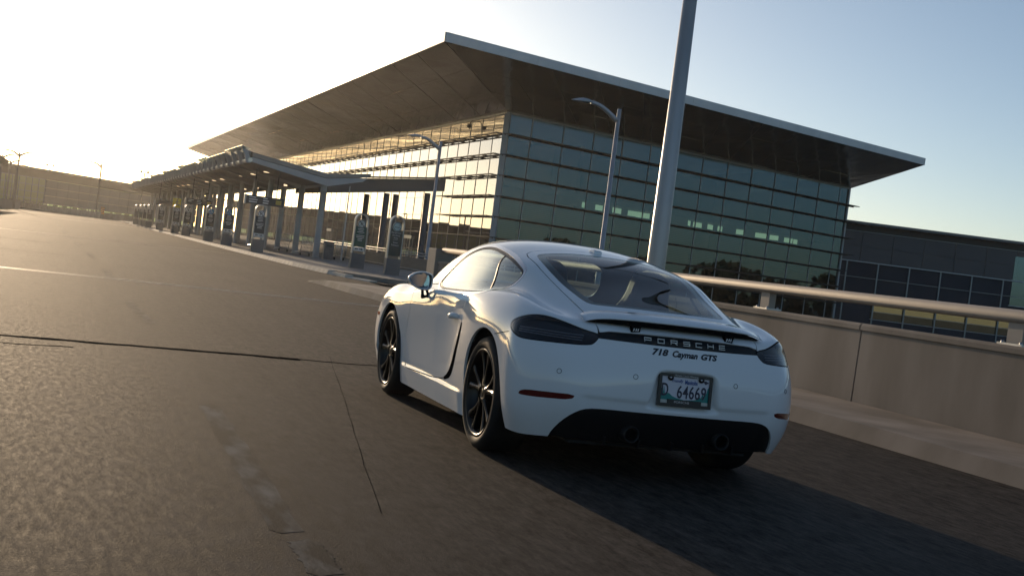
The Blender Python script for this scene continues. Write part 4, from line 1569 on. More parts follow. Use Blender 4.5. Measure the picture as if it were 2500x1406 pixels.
DLO = chaikin([(1.57, .925), (1.40, .897), (1.09, .904), (.75, .914), (.417, .928), (.26, .958), (.185, 1.02), (.165, 1.092),
               (.27, 1.128), (.43, 1.168), (.62, 1.200), (.86, 1.228), (1.06, 1.232), (1.20, 1.214), (1.36, 1.155), (1.50, 1.055), (1.57, .975)], 2)
RGLASS = [(0, .475), (.25, .468), (.40, .452), (.46, .435), (.488, .39), (.505, .25), (.508, .12), (.492, -.07), (.472, -.27), (.456, -.42), (.43, -.485), (.30, -.518), (.15, -.53), (0, -.535)]
RGLASS = chaikin(RGLASS + [(-x, y) for x, y in RGLASS[-2:0:-1]], 2)
HATCH = [(0, .575), (.25, .568), (.40, .555), (.48, .535), (.525, .48), (.545, .38), (.548, .12), (.528, -.13), (.512, -.49), (.503, -.72), (.50, -.80), (.48, -.812), (.30, -.846), (0, -.866)]
HATCH = np.array(HATCH + [(-x, y) for x, y in HATCH[-2:0:-1]])
WSCREEN = [(0, 1.62), (.30, 1.63), (.50, 1.66), (.56, 1.72), (.62, 1.90), (.645, 2.08), (.60, 2.20), (.40, 2.30), (0, 2.37)]
WSCREEN = chaikin(WSCREEN + [(-x, y) for x, y in WSCREEN[-2:0:-1]], 2)
LIGHT = chaikin([(.480, .792), (.462, .822), (.330, .860), (.21, .874), (.09, .871), (-.065, .848), (-.19, .825), (-.305, .812), (-.312, .795),
                 (-.298, .765), (-.272, .745), (-.097, .738), (.108, .733), (.235, .730), (.325, .733), (.395, .75), (.455, .773)], 2)
STRIP = np.array([(-.505, .788), (-.27, .7865), (0, .786), (.27, .7865), (.505, .788), (.505, .818), (.44, .834), (.27, .842), (0, .846), (-.27, .842), (-.44, .834), (-.505, .818)])
REFL = chaikin([(.245, .423), (.215, .447), (.15, .459), (-.02, .466), (-.262, .474), (-.225, .441), (-.042, .432), (.10, .425)], 1)
RECESS = [(0, .664), (.147, .662), (.182, .645), (.198, .60), (.214, .50), (.225, .47), (.235, .44), (.10, .432), (0, .432)]
RECESS = chaikin(RECESS + [(-x, y) for x, y in RECESS[-2:0:-1]], 2)
DIFF = [(0, .414), (.25, .413), (.45, .412), (.54, .405), (.595, .385), (.64, .345), (.675, .29), (.695, .228), (.70, .10), (0, .10)]
DIFF = chaikin(DIFF + [(-x, y) for x, y in DIFF[-2:0:-1]], 1)
DOOR = chaikin([(2.00, .868), (1.93, .80), (1.935, .703), (2.00, .56), (2.012, .42), (1.995, .272), (1.575, .279), (1.126, .293), (.93, .313), (.80, .352), (.72, .43),
                (.66, .537), (.60, .67), (.605, .74), (.635, .80), (.60, .86), (.54, .912), (.60, .93), (1.2, .93), (1.7, .925)], 1)
SLIT = chaikin([(.600, .728), (.556, .715), (.563, .62), (.605, .53), (.665, .42), (.745, .340), (.90, .306), (.93, .318), (.82, .362), (.752, .43), (.69, .53), (.632, .65)], 1)
HOOD = [(0, 3.36), (.30, 3.33), (.47, 3.24), (.53, 3.05), (.56, 2.75), (.60, 2.45), (.60, 2.36), (.40, 2.42), (0, 2.47)]
HOOD = chaikin(HOOD + [(-x, y) for x, y in HOOD[-2:0:-1]], 1)
HLAMP = chaikin([(2.83, .80), (2.88, .72), (3.02, .66), (3.14, .62), (3.17, .65), (3.08, .72), (2.96, .79), (2.88, .815)], 2)

BIG = 9.0


def guard(d, ok):
    return np.where(ok, d, np.maximum(np.abs(d), .05))


def f_arch(yc, zc, r):
    def phi(v):
        d = np.hypot(v[:, 1] - yc, np.maximum(v[:, 2] - zc, 0)) - r
        return guard(d, (np.abs(v[:, 0]) > .45) & (v[:, 2] < .86))
    return phi


def f_side(poly, zmin=-1, off=0.0, sgn=0):
    def phi(v):
        d = sdf_poly(v[:, [1, 2]], poly) - off
        ok = (np.abs(v[:, 0]) > .40) & (v[:, 2] > zmin)
        if sgn: ok &= (v[:, 0] * sgn > 0)
        return guard(d, ok)
    return phi


def f_top(poly, zmin, off=0.0, ymax=9, ymin=-9):
    def phi(v):
        d = sdf_poly(v[:, [0, 1]], poly) - off
        return guard(d, (v[:, 2] > zmin) & (v[:, 1] < ymax) & (v[:, 1] > ymin))
    return phi


def f_corner(poly, off=0.0):
    def phi(v):
        t = np.abs(v[:, 0]) + v[:, 1]
        d = sdf_poly(np.stack([t, v[:, 2]], 1), poly) - off
        return guard(d, (v[:, 1] < .1) & (np.abs(v[:, 0]) > .40) & (np.abs(v[:, 0]) - v[:, 1] > 1.12))
    return phi


def f_rear(poly, off=0.0):
    def phi(v):
        d = sdf_poly(v[:, [0, 2]], poly) - off
        return guard(d, v[:, 1] < -.55)
    return phi


# the plate recess and the lower crease are pressed into the sheet
_d = sdf_poly(bv[:, [0, 2]], RECESS)
_w = np.clip(-_d / .028, 0, 1)
_w = _w * _w * (3 - 2 * _w) * (bv[:, 1] < -.6)
bv[:, 1] += .040 * _w
_up = np.clip((.665 - bv[:, 2]) / .1, 0, 1) * (bv[:, 1] < -.5)
_z0 = .478
_c = np.clip((_z0 - bv[:, 2]) / .016, 0, 1) * np.clip((.60 - np.abs(bv[:, 0])) / .05, 0, 1) * (bv[:, 1] < -.7) * (1 - _w)
bv[:, 1] += .010 * _c
# scoop ahead of the side intake
_s = np.clip((sdf_poly(bv[:, [1, 2]], DOOR) * -1) / .10, 0, 1)
_s *= np.clip((1.25 - bv[:, 1]) / .6, 0, 1) * np.clip((.80 - bv[:, 2]) / .12, 0, 1) * np.clip((bv[:, 2] - .30) / .1, 0, 1) * (np.abs(bv[:, 0]) > .5)
bv[:, 0] -= np.sign(bv[:, 0]) * .010 * _s
_sill = np.clip((.292 - bv[:, 2]) / .012, 0, 1) * np.clip((bv[:, 1] - .40) / .10, 0, 1) * np.clip((2.10 - bv[:, 1]) / .08, 0, 1) * (np.abs(bv[:, 0]) > .6)
bv[:, 0] += np.sign(bv[:, 0]) * .014 * _sill
_tm = bpy.data.meshes.new('t')
_tm.from_pydata(bv.tolist(), [], bf.tolist())
_n = np.empty(len(bv) * 3)
_tm.vertices.foreach_get('normal', _n)
bn = _n.reshape(-1, 3)
BVH = BVHTree.FromPolygons(bv.tolist(), bf.tolist())
bpy.data.meshes.remove(_tm)

SH = Shell(bv, bn)
faces = [tuple(q) for q in bf.tolist()]
_, faces = SH.split(faces, f_arch(-.025, .345, .392))
_, faces = SH.split(faces, f_arch(2.487, .338, .376))
sideglass, faces = SH.split(faces, f_side(DLO, .86))
dlotrim, faces = SH.split(faces, f_side(DLO, .86, .015))
glasscore, sideseal = SH.split(sideglass, f_side(DLO, .86, -.013))
rearglass, faces = SH.split(faces, f_top(RGLASS, .90, 0, .9))
screen, faces = SH.split(faces, f_top(WSCREEN, .80, 0, 3, 1.4))
lights, faces = SH.split(faces, f_corner(LIGHT, -.004))
lightgap, faces = SH.split(faces, f_corner(LIGHT, .002))
strip, faces = SH.split(faces, f_rear(STRIP))
diff, faces = SH.split(faces, f_rear(DIFF))
refl, faces = SH.split(faces, f_corner(REFL))
slit, faces = SH.split(faces, f_side(SLIT))
doors, faces = SH.split(faces, f_side(DOOR, .2, -.0033))
doorgap, faces = SH.split(faces, f_side(DOOR, .2, .0033))
hatch, faces = SH.split(faces, f_top(HATCH, .80, -.0033, .9))
hatchgap, faces = SH.split(faces, f_top(HATCH, .80, .0033, .9))
hood, faces = SH.split(faces, f_top(HOOD, .5, -.0025, 9, 2.2))
hoodgap, faces = SH.split(faces, f_top(HOOD, .5, .0025, 9, 2.2))
hlamp, faces = SH.split(faces, f_side(HLAMP, .5))


def by_side(fs, sgn):
    return [f for f in fs if (SH.V[list(f)][:, 0].mean()) * sgn > 0]


BODY = SH.build('body', faces, PAINT, CAR, 0, .016)
for sg in (-1, 1):
    dr = SH.build('door', by_side(doors, sg), PAINT, CAR, 0, .016)
    g = SH.build('side_window', by_side(glasscore, sg), SIDEGLASS, CAR, -.004)
    SH.build('window_seal', by_side(sideseal, sg), BLACKP, CAR, -.001, .01)
    SH.build('window_trim', by_side(dlotrim, sg), CHROME, CAR, .0015, .012)
    ln = SH.build('taillight', by_side(lights, sg), SMOKE, CAR, 0, .006)
    SH.build('lamp_housing', by_side(lights, sg), mat('lamp_inside', (.075, .075, .085), .4, 0, .4), ln, -.045)
    SH.build('lamp_gasket', by_side(lightgap, sg), GAP, ln, -.004)
    SH.build('reflector', by_side(refl, sg), REDLENS, CAR, -.004, .012)
    SH.build('side_intake', by_side(slit, sg), GAP, CAR, .001, .01)
    SH.build('headlight', by_side(hlamp, sg), SMOKE, CAR, -.002, .02)
    SH.build('door_gap', by_side(doorgap, sg), GAP, dr, -.010)
rg = SH.build('rear_window', rearglass, CARGLASS, CAR, -.002)
# black ceramic band round the rear pane: a ring of the same sheet
_ring, _in = [], []
_core, _band = SH.split(rearglass, f_top(RGLASS, .90, -.052, .9))
SH.build('window_band', _band, mat('ceramic_band', (.008, .009, .010), .10, 0, .5), rg, -.006)
ht = SH.build('hatch', hatch, PAINT, CAR, 0, .016)
SH.build('hatch_gap', hatchgap, GAP, ht, -.010)
SH.build('windscreen', screen, CARGLASS, CAR, -.002)
SH.build('hood', hood, PAINT, CAR, 0, .016)
SH.build('hood_gap', hoodgap, GAP, CAR, -.010)
SH.build('light_strip', strip, mat('strip_black', (.008, .008, .009), .38, 0, .25), CAR, -.006, .012)
DF = SH.build('diffuser', diff, BLACKP, CAR, -.012)
# inner lining of everything that can be looked into
_upper = [f for f in faces + doors + hatch if SH.V[list(f)][:, 2].mean() > .55 and -.62 < SH.V[list(f)][:, 1].mean() < 2.35]
SH.build('cabin_lining', _upper, LINER, CAR, -.022, 0, True)


def on_body(x, y, z, d, off=0.0):
    """first hit from a point towards d, lifted by off"""
    h = BVH.ray_cast(Vector((x, y, z)), Vector(d))
    return (h[0] + h[1] * off, h[1]) if h[0] is not None else (Vector((x, y, z)), Vector((0, -1, 0)))


def seam(pts3, r, name, material, parent):
    return MB().tube(pts3, r, 6).build(name, material, parent)


# seams that run open on the skin
for sg in (-1, 1):
    P = [on_body(sg * 2, y, z, (-sg, 0, 0), -.0006)[0] for y, z in [(-.205, .717), (-.24, .722), (-.30, .733), (-.36, .743), (-.42, .752)]]
    seam(P, .0022, 'bumper_seam', GAP, CAR)
    P = [on_body(sg * (.98 if k < 3 else .9), y, z, (-sg, .35, 0), -.0006)[0] for k, (y, z) in enumerate([(-.52, .748)])]
# divider between door glass and quarter light
for sg in (-1, 1):
    P = [on_body(sg * 2, .418 + (.605 - .418) * t, .930 + (1.192 - .930) * t, (-sg, 0, 0), -.001)[0] for t in np.linspace(.10, .97, 9)]
    P[0] = P[1] + (P[1] - P[2]) * 1.15
    v, f = [], []
    for p in P:
        for dy in (-.007, .007):
            v.append((p.x + sg * .002, p.y + dy, p.z))
            v.append((p.x - sg * .012, p.y + dy, p.z))
    for i in range(len(P) - 1):
        k = i * 4
        f += [(k, k + 2, k + 6, k + 4), (k + 1, k + 5, k + 7, k + 3), (k, k + 4, k + 5, k + 1), (k + 2, k + 3, k + 7, k + 6)]
    MB().add(v, f).build('window_divider', BLACKP, CAR)
# parking sensors
for x, z in ((-.711, .588), (-.31, .608), (.31, .610), (.715, .598)):
    p, nrm = on_body(x * .9 if abs(x) > .5 else x, -3, z, (0, 1, 0)) if abs(x) < .5 else on_body(x * 1.5, -1.9, z, (-x * .5, 1.08, 0))
    mb = MB()
    t1 = nrm.cross(Vector((0, 0, 1))).normalized()
    t2 = nrm.cross(t1)
    mb.tube([p + nrm * .0008 + t1 * (.013 * math.cos(a)) + t2 * (.013 * math.sin(a)) for a in [2 * math.pi * i / 20 for i in range(20)]], .0013, 5, closed=True)
    mb.build('parking_sensor', GAP, CAR)

# ------------------------------------------------------------------ spoiler blade on two brackets
def lip(x):
    a = abs(x)
    xs = [0, .17, .335, .49, .56, .63]
    return np.interp(a, xs, [-.862, -.852, -.824, -.772, -.742, -.70])


def blade(te_z, le_dy, le_z, thick, x1, inset=0.0):
    mb = MB()
    n = 36
    rows = []
    for i in range(n + 1):
        x = -x1 + 2 * x1 * i / n
        u = abs(x) / x1
        e = 1 - u ** 6
        yt = lip(x) + inset
        zt = te_z - .012 * u ** 2 - .034 * u ** 8
        th = thick * (.12 + .88 * e)
        yl = yt + le_dy * (.55 + .45 * e)
        zl = le_z - .022 * u ** 2 - .024 * u ** 8
        rows.append([(x, yl, zl), (x, yl * .55 + yt * .45, zl * .55 + zt * .45 + .006), (x, yt + .006, zt), (x, yt, zt - th * .4),
                     (x, yt + .008, zt - th), (x, yl * .5 + yt * .5, zl * .5 + zt * .5 - th), (x, yl, zl - th)])
    m = len(rows[0])
    v = [p for r in rows for p in r]
    f = []
    for i in range(n):
        for k in range(m):
            k2 = (k + 1) % m
            f.append((i * m + k, i * m + k2, (i + 1) * m + k2, (i + 1) * m + k))
    f.append(tuple(range(m)))
    f.append(tuple(n * m + k for k in range(m - 1, -1, -1)))
    mb.add(v, f, True)
    return mb


sp = blade(.917, .17, .953, .010, .565).build('spoiler', PAINT, CAR)
# dark well below the blade
mb = MB()
n = 30
v, f = [], []
for i in range(n + 1):
    x = -.545 + 1.09 * i / n
    u = abs(x) / .545
    y0 = lip(x) + .012
    zb, zt = .879 - .008 * u * u, .917 - .012 * u * u - .034 * u ** 8 - .010
    if zt < zb + .001: zt = zb + .001
    v += [(x, y0, zb), (x, y0 - .002, zt), (x, y0 + .08, zt + .012), (x, y0 + .08, zb)]
for i in range(n):
    for k in range(4):
        k2 = (k + 1) % 4
        f.append((i * 4 + k, i * 4 + k2, i * 4 + 4 + k2, i * 4 + 4 + k))
f += [(0, 1, 2, 3), (n * 4 + 3, n * 4 + 2, n * 4 + 1, n * 4)]
mb.add(v, f)
mb.build('spoiler_well', GAP, sp)
for xb in (-.292, .292):
    mb = MB()
    y0 = lip(xb) - .002
    a = lambda p, q: (xb + p, y0 - .002, q)
    b = lambda p, q: (xb + p, y0 + .03, q)
    mb.prism([(-.030, .842), (.022, .842), (.028, .872), (.038, .880), (.038, .902), (-.034, .902), (-.034, .880), (-.026, .872)], a, b)
    mb.build('spoiler_bracket', GAP, sp)
    mb = MB()
    for q in (-.016, -.002, .010):
        mb.prism([(q - .003, .851), (q + .003, .851), (q + .006, .866), (q, .866)], lambda p, r: (xb + p, y0 - .0035, r), lambda p, r: (xb + p, y0 - .001, r))
    mb.build('bracket_slot', PAINT, sp)

# ------------------------------------------------------------------ lamp bars inside the tail lights
BAR = mat('lamp_bar', (.85, .83, .85), .3, 0, .5)
for sg, ln in zip((-1, 1), [o for o in CAR.children if o.name.startswith('taillight')]):
    for zz in (.772, .784, .797):
        P = []
        for t in np.linspace(.36, -.20, 14):
            # walk the corner: t = |x| + y, looked up along the diagonal
            c = (Vector((sg * (t + 3) / 2, (t - 3) / 2, zz)))
            h = BVH.ray_cast(c, Vector((-sg, 1, 0)).normalized())
            if h[0] is not None: P.append(h[0] - h[1] * .012)
        if len(P) > 2: MB().tube(P, .0035, 6).build('lamp_bar', BAR, ln)
# amber side of the red reflector
# ------------------------------------------------------------------ number plate in a dealer frame
PL = bpy.data.objects.new('number_plate', None)
COL.objects.link(PL)
PL.parent = CAR
PL.location = (0, -.938, .556)
PL.rotation_euler = (R(-4), 0, 0)
MB().box(-.1525, .1525, -.002, .002, -.076, .076).build('plate_sheet', mat('plate_white', (.62, .60, .66), .35, 0, .5), PL)
mb = MB()
for x0, x1, z0, z1 in ((-.166, .166, .074, .090), (-.166, .166, -.092, -.074), (-.166, -.148, -.074, .074), (.148, .166, -.074, .074)):
    mb.box(x0, x1, -.010, .004, z0, z1)
mb.box(-.104, .104, -.010, -.003, -.074, -.052)
for x in (-.095, .095):
    mb.lathe([(0, -.010), (.017, -.010), (.017, -.003)], 18, 'y', (x, 0, .068))
mb.build('plate_frame', mat('frame_black', (.012, .012, .013), .3), PL)
for x in (-.095, .095):
    MB().lathe([(0, -.014), (.006, -.013), (.007, -.010)], 12, 'y', (x, 0, .066)).build('screw', CHROME, PL)
TEAL = mat('plate_teal', (.0, .21, .19), .4)
mb = MB()
mb.prism([(-.1475, -.052), (-.1475, .02), (-.141, -.005), (-.135, -.022), (-.129, .018), (-.121, -.022), (-.112, -.016), (-.095, -.020), (-.076, -.033), (-.050, -.043), (0, -.0515), (.06, -.047), (.085, -.040),
          (.096, -.028), (.103, -.033), (.110, -.012), (.118, -.020), (.126, .000), (.134, -.006), (.141, .022), (.1475, .030), (.1475, -.060), (-.1475, -.060)],
         lambda p, q: (p, -.0032, q), lambda p, q: (p, -.0021, q))
mb.build('plate_scenery', TEAL, PL)
INK = mat('plate_ink', (.015, .015, .045), .4)
BLUE = mat('plate_blue', (.02, .08, .30), .4)
GREYT = mat('letter_grey', (.45, .45, .47), .3, .6)


def text_part(body, size, x, z, m, parent, depth=.0005, y=-.004, sx=1.0, shear=0.0, spacing=1.0, name='lettering', off=0.0, align='CENTER', rx=90):
    me = text_mesh(body, size, depth, shear, spacing, align, off)
    me.materials.append(m)
    o = inst(name, me, parent, (x, y, z), (R(rx), 0, 0))
    o.scale = (sx, 1, 1)
    return o


text_part('D', .100, -.124, -.034, INK, PL, sx=.62, off=.0012)
text_part('64669', .100, .042, -.042, INK, PL, sx=.70, off=.0012, spacing=1.06)
text_part('Friendly', .026, -.052, .044, BLUE, PL, sx=.80, shear=.35)
text_part('Manitoba', .034, .035, .037, BLUE, PL, sx=.62, off=.0006)
text_part('Porsche Centre Winnipeg', .015, 0, .077, GREYT, PL, y=-.0115, sx=.9)
text_part('PORSCHE', .017, -.018, -.071, GREYT, PL, y=-.0115, sx=1.3)
MB().prism([(-.018, .004), (-.010, .010), (-.002, .012), (.004, .008), (.018, .003), (.012, -.002), (.004, -.003), (.002, -.008), (-.006, -.008), (-.008, -.002)], lambda p, q: (p + .128, -.0034, q + .053), lambda p, q: (p + .128, -.0021, q + .053)).build('bison_emblem', INK, PL)
for x in (-.126, .128):
    MB().box(x - .020, x + .020, -.0034, -.0021, -.073, -.056).build('renewal_sticker', mat('sticker', (.5, .5, .45), .5), PL)
# plate lamp
MB().lathe([(0, .012), (.016, .010), (.020, 0), (.018, -.004)], 16, 'z', (0, -.925, .655)).build('plate_lamp', GAP, CAR)

# ------------------------------------------------------------------ badges
LET = mat('badge_metal', (.62, .58, .52), .30, .6)
STROKES = {  # seven letters on a 1 x 0.75 grid, drawn as thin bars
    'P': [((0, 0), (0, .75)), ((0, .75), (1, .75)), ((1, .75), (1, .32)), ((1, .32), (0, .32))],
    'O': [((0, 0), (0, .75)), ((0, .75), (1, .75)), ((1, .75), (1, 0)), ((1, 0), (0, 0))],
    'R': [((0, 0), (0, .75)), ((0, .75), (1, .75)), ((1, .75), (1, .35)), ((1, .35), (0, .35)), ((.6, .35), (1, 0))],
    'S': [((0, 0), (1, 0)), ((1, 0), (1, .38)), ((1, .38), (0, .38)), ((0, .38), (0, .75)), ((0, .75), (1, .75))],
    'C': [((1, 0), (0, 0)), ((0, 0), (0, .75)), ((0, .75), (1, .75))],
    'H': [((0, 0), (0, .75)), ((1, 0), (1, .75)), ((0, .38), (1, .38))],
    'E': [((1, 0), (0, 0)), ((0, 0), (0, .75)), ((0, .75), (1, .75)), ((0, .38), (.95, .38))],
}
for i, ch in enumerate('PORSCHE'):
    xc = -.232 + .0775 * i
    mb = MB()
    for a, b in STROKES[ch]:
        ps = []
        for q in (a, b):
            x = xc + (q[0] - .5) * .037
            z = .803 + q[1] * .030
            h = on_body(x, -3, z, (0, 1, 0), -.003)
            ps.append(h[0])
        d = (ps[1] - ps[0]).normalized() * .0022
        mb.bar(ps[0] - d * .8, ps[1] + d * .8, .0036, .006, (0, -1, .2))
    mb.build('badge_letter', LET, CAR)
BADGE = mat('badge_black', (.012, .014, .018), .3)


def wrap_text(body, size, xc, z, m, parent, name, shear=.3, sx=1.0, spacing=1.0, off=.0006):
    me = text_mesh(body, size, .0012, shear, spacing, 'CENTER', off)
    for v in me.vertices:
        x, zz, e = v.co.x * sx + xc, v.co.y + z, v.co.z
        h = on_body(x, -3, zz, (0, 1, 0), .0012 + e)
        v.co = h[0]
    me.materials.append(m)
    return inst(name, me, parent)


wrap_text('718', .046, -.170, .738, BADGE, CAR, 'model_badge', .35, 1.35, 1.0, .0016)
wrap_text('Cayman', .046, -.018, .737, BADGE, CAR, 'model_badge', .45, 1.05, 1.0, .0013)
wrap_text('GTS', .042, .132, .737, BADGE, CAR, 'model_badge', .35, 1.35, 1.0, .0016)

# ------------------------------------------------------------------ wheels
RIM = mat('wheel_satin_black', (.030, .028, .026), .30, .75, .5)
DISC = mat('brake_disc', (.20, .19, .18), .35, 1.0)


def make_wheel(w, r_t, rim_r, et):
    """wheel about the x axis, outer face towards -x at x = 0"""
    root = bpy.data.objects.new('wheel', None)
    COL.objects.link(root)
    tp = []
    hw = w
    prof = [(rim_r - .004, .018), (rim_r + .012, .008), (rim_r + .030, .0), (r_t - .030, .004), (r_t - .010, .018), (r_t, .040)]
    prof += [(r_t, hw - .040), (r_t - .010, hw - .018), (r_t - .03, hw - .004), (rim_r + .03, hw), (rim_r, hw - .02)]
    mb = MB().lathe(prof, 72, 'x')
    for x in (.075, .115, .155, .195):       # tread grooves
        mb.lathe([(r_t + .0008, x - .004), (r_t - .007, x - .003), (r_t - .007, x + .003), (r_t + .0008, x + .004)], 72, 'x')
    t = mb.build('tyre', RUBBER, root)
    mb = MB().lathe([(rim_r - .022, .030), (rim_r - .012, .012), (rim_r - .002, .006), (rim_r + .006, .010), (rim_r + .004, .02), (rim_r - .018, .04), (rim_r - .030, .10), (rim_r - .03, hw - .03)], 72, 'x')
    mb.build('rim', RIM, root)
    for k in range(5):
        for s in (-1, 1):
            a = 2 * math.pi * k / 5 + s * .20 + .3
            mb = MB()
            sec = []
            for i in range(7):
                q = i / 6
                rr = .052 + (rim_r - .020 - .052) * q
                aa = a + s * (.15 * (1 - q) ** 2 * -1 + .05 * q)
                hwid = .021 - .010 * math.sin(q * math.pi * .9) + .006 * q ** 3
                dep = .034 - .018 * q ** 1.5 + .012 * (1 - q) ** 3 * -1
                c = Vector((0, math.cos(aa), math.sin(aa)))
                tn = Vector((0, -math.sin(aa), math.cos(aa)))
                sec.append([c * rr + tn * (-hwid) + Vector((dep + .006, 0, 0)), c * rr + tn * (-hwid * .35) + Vector((dep, 0, 0)), c * rr + tn * (hwid * .35) + Vector((dep, 0, 0)), c * rr + tn * hwid + Vector((dep + .006, 0, 0)),
                            c * rr + tn * (hwid * .8) + Vector((dep + .045, 0, 0)), c * rr - tn * (hwid * .8) + Vector((dep + .045, 0, 0))])
            v = [p for r_ in sec for p in r_]
            f = []
            for i in range(6):
                for j in range(6):
                    f.append((i * 6 + j, i * 6 + (j + 1) % 6, i * 6 + 6 + (j + 1) % 6, i * 6 + 6 + j))
            mb.add(v, f)
            mb.build('spoke', RIM, root)
    mb = MB().lathe([(.0, .028), (.026, .028), (.030, .032), (.034, .026), (.062, .034), (.075, .055), (.078, .10)], 32, 'x')
    hb = mb.build('hub', RIM, root)
    for k in range(5):
        a = 2 * math.pi * k / 5
        MB().lathe([(0, .030), (.007, .031), (.009, .036), (.009, .05)], 8, 'x', (0, .050 * math.cos(a), .050 * math.sin(a))).build('wheel_bolt', RIM, hb)
    MB().lathe([(.06, .105), (.165, .105), (.165, .135), (.06, .135)], 48, 'x').build('brake_disc', DISC, root)
    a = .5
    mb = MB()
    for i in range(5):
        aa = a + i * .18
        mb.bar((.095, .12 * math.cos(aa), .12 * math.sin(aa)), (.095, .185 * math.cos(aa), .185 * math.sin(aa)), .05, .04, (1, 0, 0))
    mb.build('brake_caliper', mat('caliper', (.30, .012, .010), .35, 0, .5, .5), root)
    return root


for (y, r_t, w, xo) in ((0, .343, .265, .893), (2.475, .335, .235, .880)):
    for sg in (-1, 1):
        wl = make_wheel(w, r_t, .262, 0)
        wl.parent = CAR
        wl.location = (sg * xo, y, r_t)
        if sg == 1: wl.rotation_euler = (0, 0, math.pi)
# wheel housings, floor pan, exhaust
for (y, z, r) in ((-.025, .345, .40), (2.487, .338, .384)):
    for sg in (-1, 1):
        mb = MB()
        prof = []
        v, f = [], []
        n = 28
        for i in range(n + 1):
            a = math.pi * i / n
            for x in (.875, .60):
                v.append((sg * x, y + math.cos(a) * r, z + math.sin(a) * r))
        for q in ((-r,), (r,)):
            pass
        for i in range(n): f.append((2 * i, 2 * i + 1, 2 * i + 3, 2 * i + 2))
        k = len(v)
        v += [(sg * .845, y + r - .01, .24), (sg * .60, y + r, .24), (sg * .845, y - r + .01, .24), (sg * .60, y - r, .24)]
        f += [(0, 1, k + 1, k), (2 * n, 2 * n + 1, k + 3, k + 2)]
        f += [tuple([2 * i + 1 for i in range(n + 1)] + [k + 3, k + 1])]
        mb.add(v, f)
        mb.build('wheel_housing', LINER, CAR)
mb = MB()
mb.box(-.80, .80, .40, 2.08, .150, .17)
mb.box(-.56, .56, -.70, .42, .185, .20)
mb.box(-.58, .58, 2.06, 3.3, .170, .19)
mb.build('underbody', LINER, CAR)
for x in (-.40, -.20, 0, .20, .40):
    yb = float(np.interp(abs(x), [0, .2, .4], [-.862, -.855, -.832]))
    MB().prism([(yb, .205), (-.70, .20), (-.70, .30), (yb - .012, .25)], lambda p, q: (x - .006, p, q), lambda p, q: (x + .006, p, q)).build('diffuser_fin', BLACKP, DF)
for x in (-.28, .28):
    MB().lathe([(.036, .08), (.036, 0), (.040, -.012), (.046, -.010), (.047, .08)], 28, 'y', (x, -.915, .285)).build('exhaust_pipe', mat('dark_pipe', (.018, .018, .018), .5, .5), CAR)

# ------------------------------------------------------------------ roof antenna
MB().prism([(-.055, 0), (.055, 0), (.050, .012), (.030, .022), (-.040, .024), (-.053, .015)], lambda p, q: (-.028, .60 + p, 1.272 + q + p * .10), lambda p, q: (.028, .60 + p, 1.272 + q + p * .10)).build('roof_antenna', PAINT, CAR, bevel=.008)

# ------------------------------------------------------------------ door handles, side marker
for sg in (-1, 1):
    p0, n0 = on_body(sg * 2, .80, .742, (-sg, 0, 0))
    mb = MB()
    mb.tube([p0 + Vector((sg * .000, -.075, .004)), p0 + Vector((sg * .022, -.045, .006)), p0 + Vector((sg * .030, 0, .004)), p0 + Vector((sg * .028, .045, 0)), p0 + Vector((sg * .004, .080, -.006))],
            [.013, .020, .022, .020, .012], 12)
    dd = [o for o in CAR.children if o.name.startswith('door')][0 if sg < 0 else 1]
    mb.build('handle', PAINT, dd)
    q, nq = on_body(sg * 2, 2.87, .60, (-sg, 0, 0), .002)
    MB().box(-.003, .003, -.03, .03, -.014, .014).build('side_marker', mat('amber', (.55, .10, .01), .25), CAR, tuple(q), (0, 0, sg * -.12), bevel=.004)

# ------------------------------------------------------------------ door mirrors
MIRG = mat('mirror_glass', (.86, .88, .88), .0, 1.0)


def make_mirror(sg):
    r = bpy.data.objects.new('door_mirror', None)
    COL.objects.link(r)
    r.parent = CAR
    r.location = (sg * .932, 1.50, .940)
    # rim outline in the mirror plane: p along x (outer +), q up
    out = [(-.078, .045), (-.02, .060), (.04, .050), (.082, .018), (.088, -.005), (.070, -.030), (.03, -.058), (-.02, -.070), (-.065, -.066), (-.084, -.045), (-.088, 0), (-.086, .03)]
    out = chaikin(out, 2)
    v, f = [], []
    n = len(out)
    rings = [(0, 1.0), (.012, 1.06), (.035, 1.05), (.075, .86), (.105, .5), (.116, .15)]
    for d, s in rings:
        for p, q in out: v.append((sg * p * s, d, q * s))
    for i in range(len(rings) - 1):
        for k in range(n):
            k2 = (k + 1) % n
            f.append((i * n + k, (i + 1) * n + k, (i + 1) * n + k2, i * n + k2))
    f.append(tuple((len(rings) - 1) * n + k for k in range(n)))
    MB().add(v, f, True).build('mirror_shell', PAINT, r)
    v = [(sg * p * .97, .012, q * .97) for p, q in out]
    g = MB().add([(x, 0, z) for x, y, z in v], [tuple(range(n))]).build('mirror_glass', MIRG, r, (0, .010, 0), (R(-3.6), 0, R(10.2) if sg < 0 else R(-12)))
    v = [(sg * p * s, d, q * s) for d, s in ((-.001, 1.0), (-.002, .93), (.010, .92)) for p, q in out]
    f = [(i * n + k, i * n + (k + 1) % n, (i + 1) * n + (k + 1) % n, (i + 1) * n + k) for i in range(2) for k in range(n)]
    MB().add(v, f, True).build('mirror_rim', PAINT, r)
    mb = MB()
    for a, b in (((-.03, .05, -.058), (.035 * -1, .03, -.125)), ((-.062, .06, -.055), (-.085, .05, -.12)), ((-.03, .035, -.122), (-.10, .055, -.105))):
        mb.tube([(sg * a[0], a[1], a[2]), (sg * (a[0] + b[0]) / 2, (a[1] + b[1]) / 2, (a[2] + b[2]) / 2), (sg * b[0], b[1], b[2])], [.013, .010, .014], 8)
    mb.build('mirror_stalk', BLACKP, r)
    return r, g


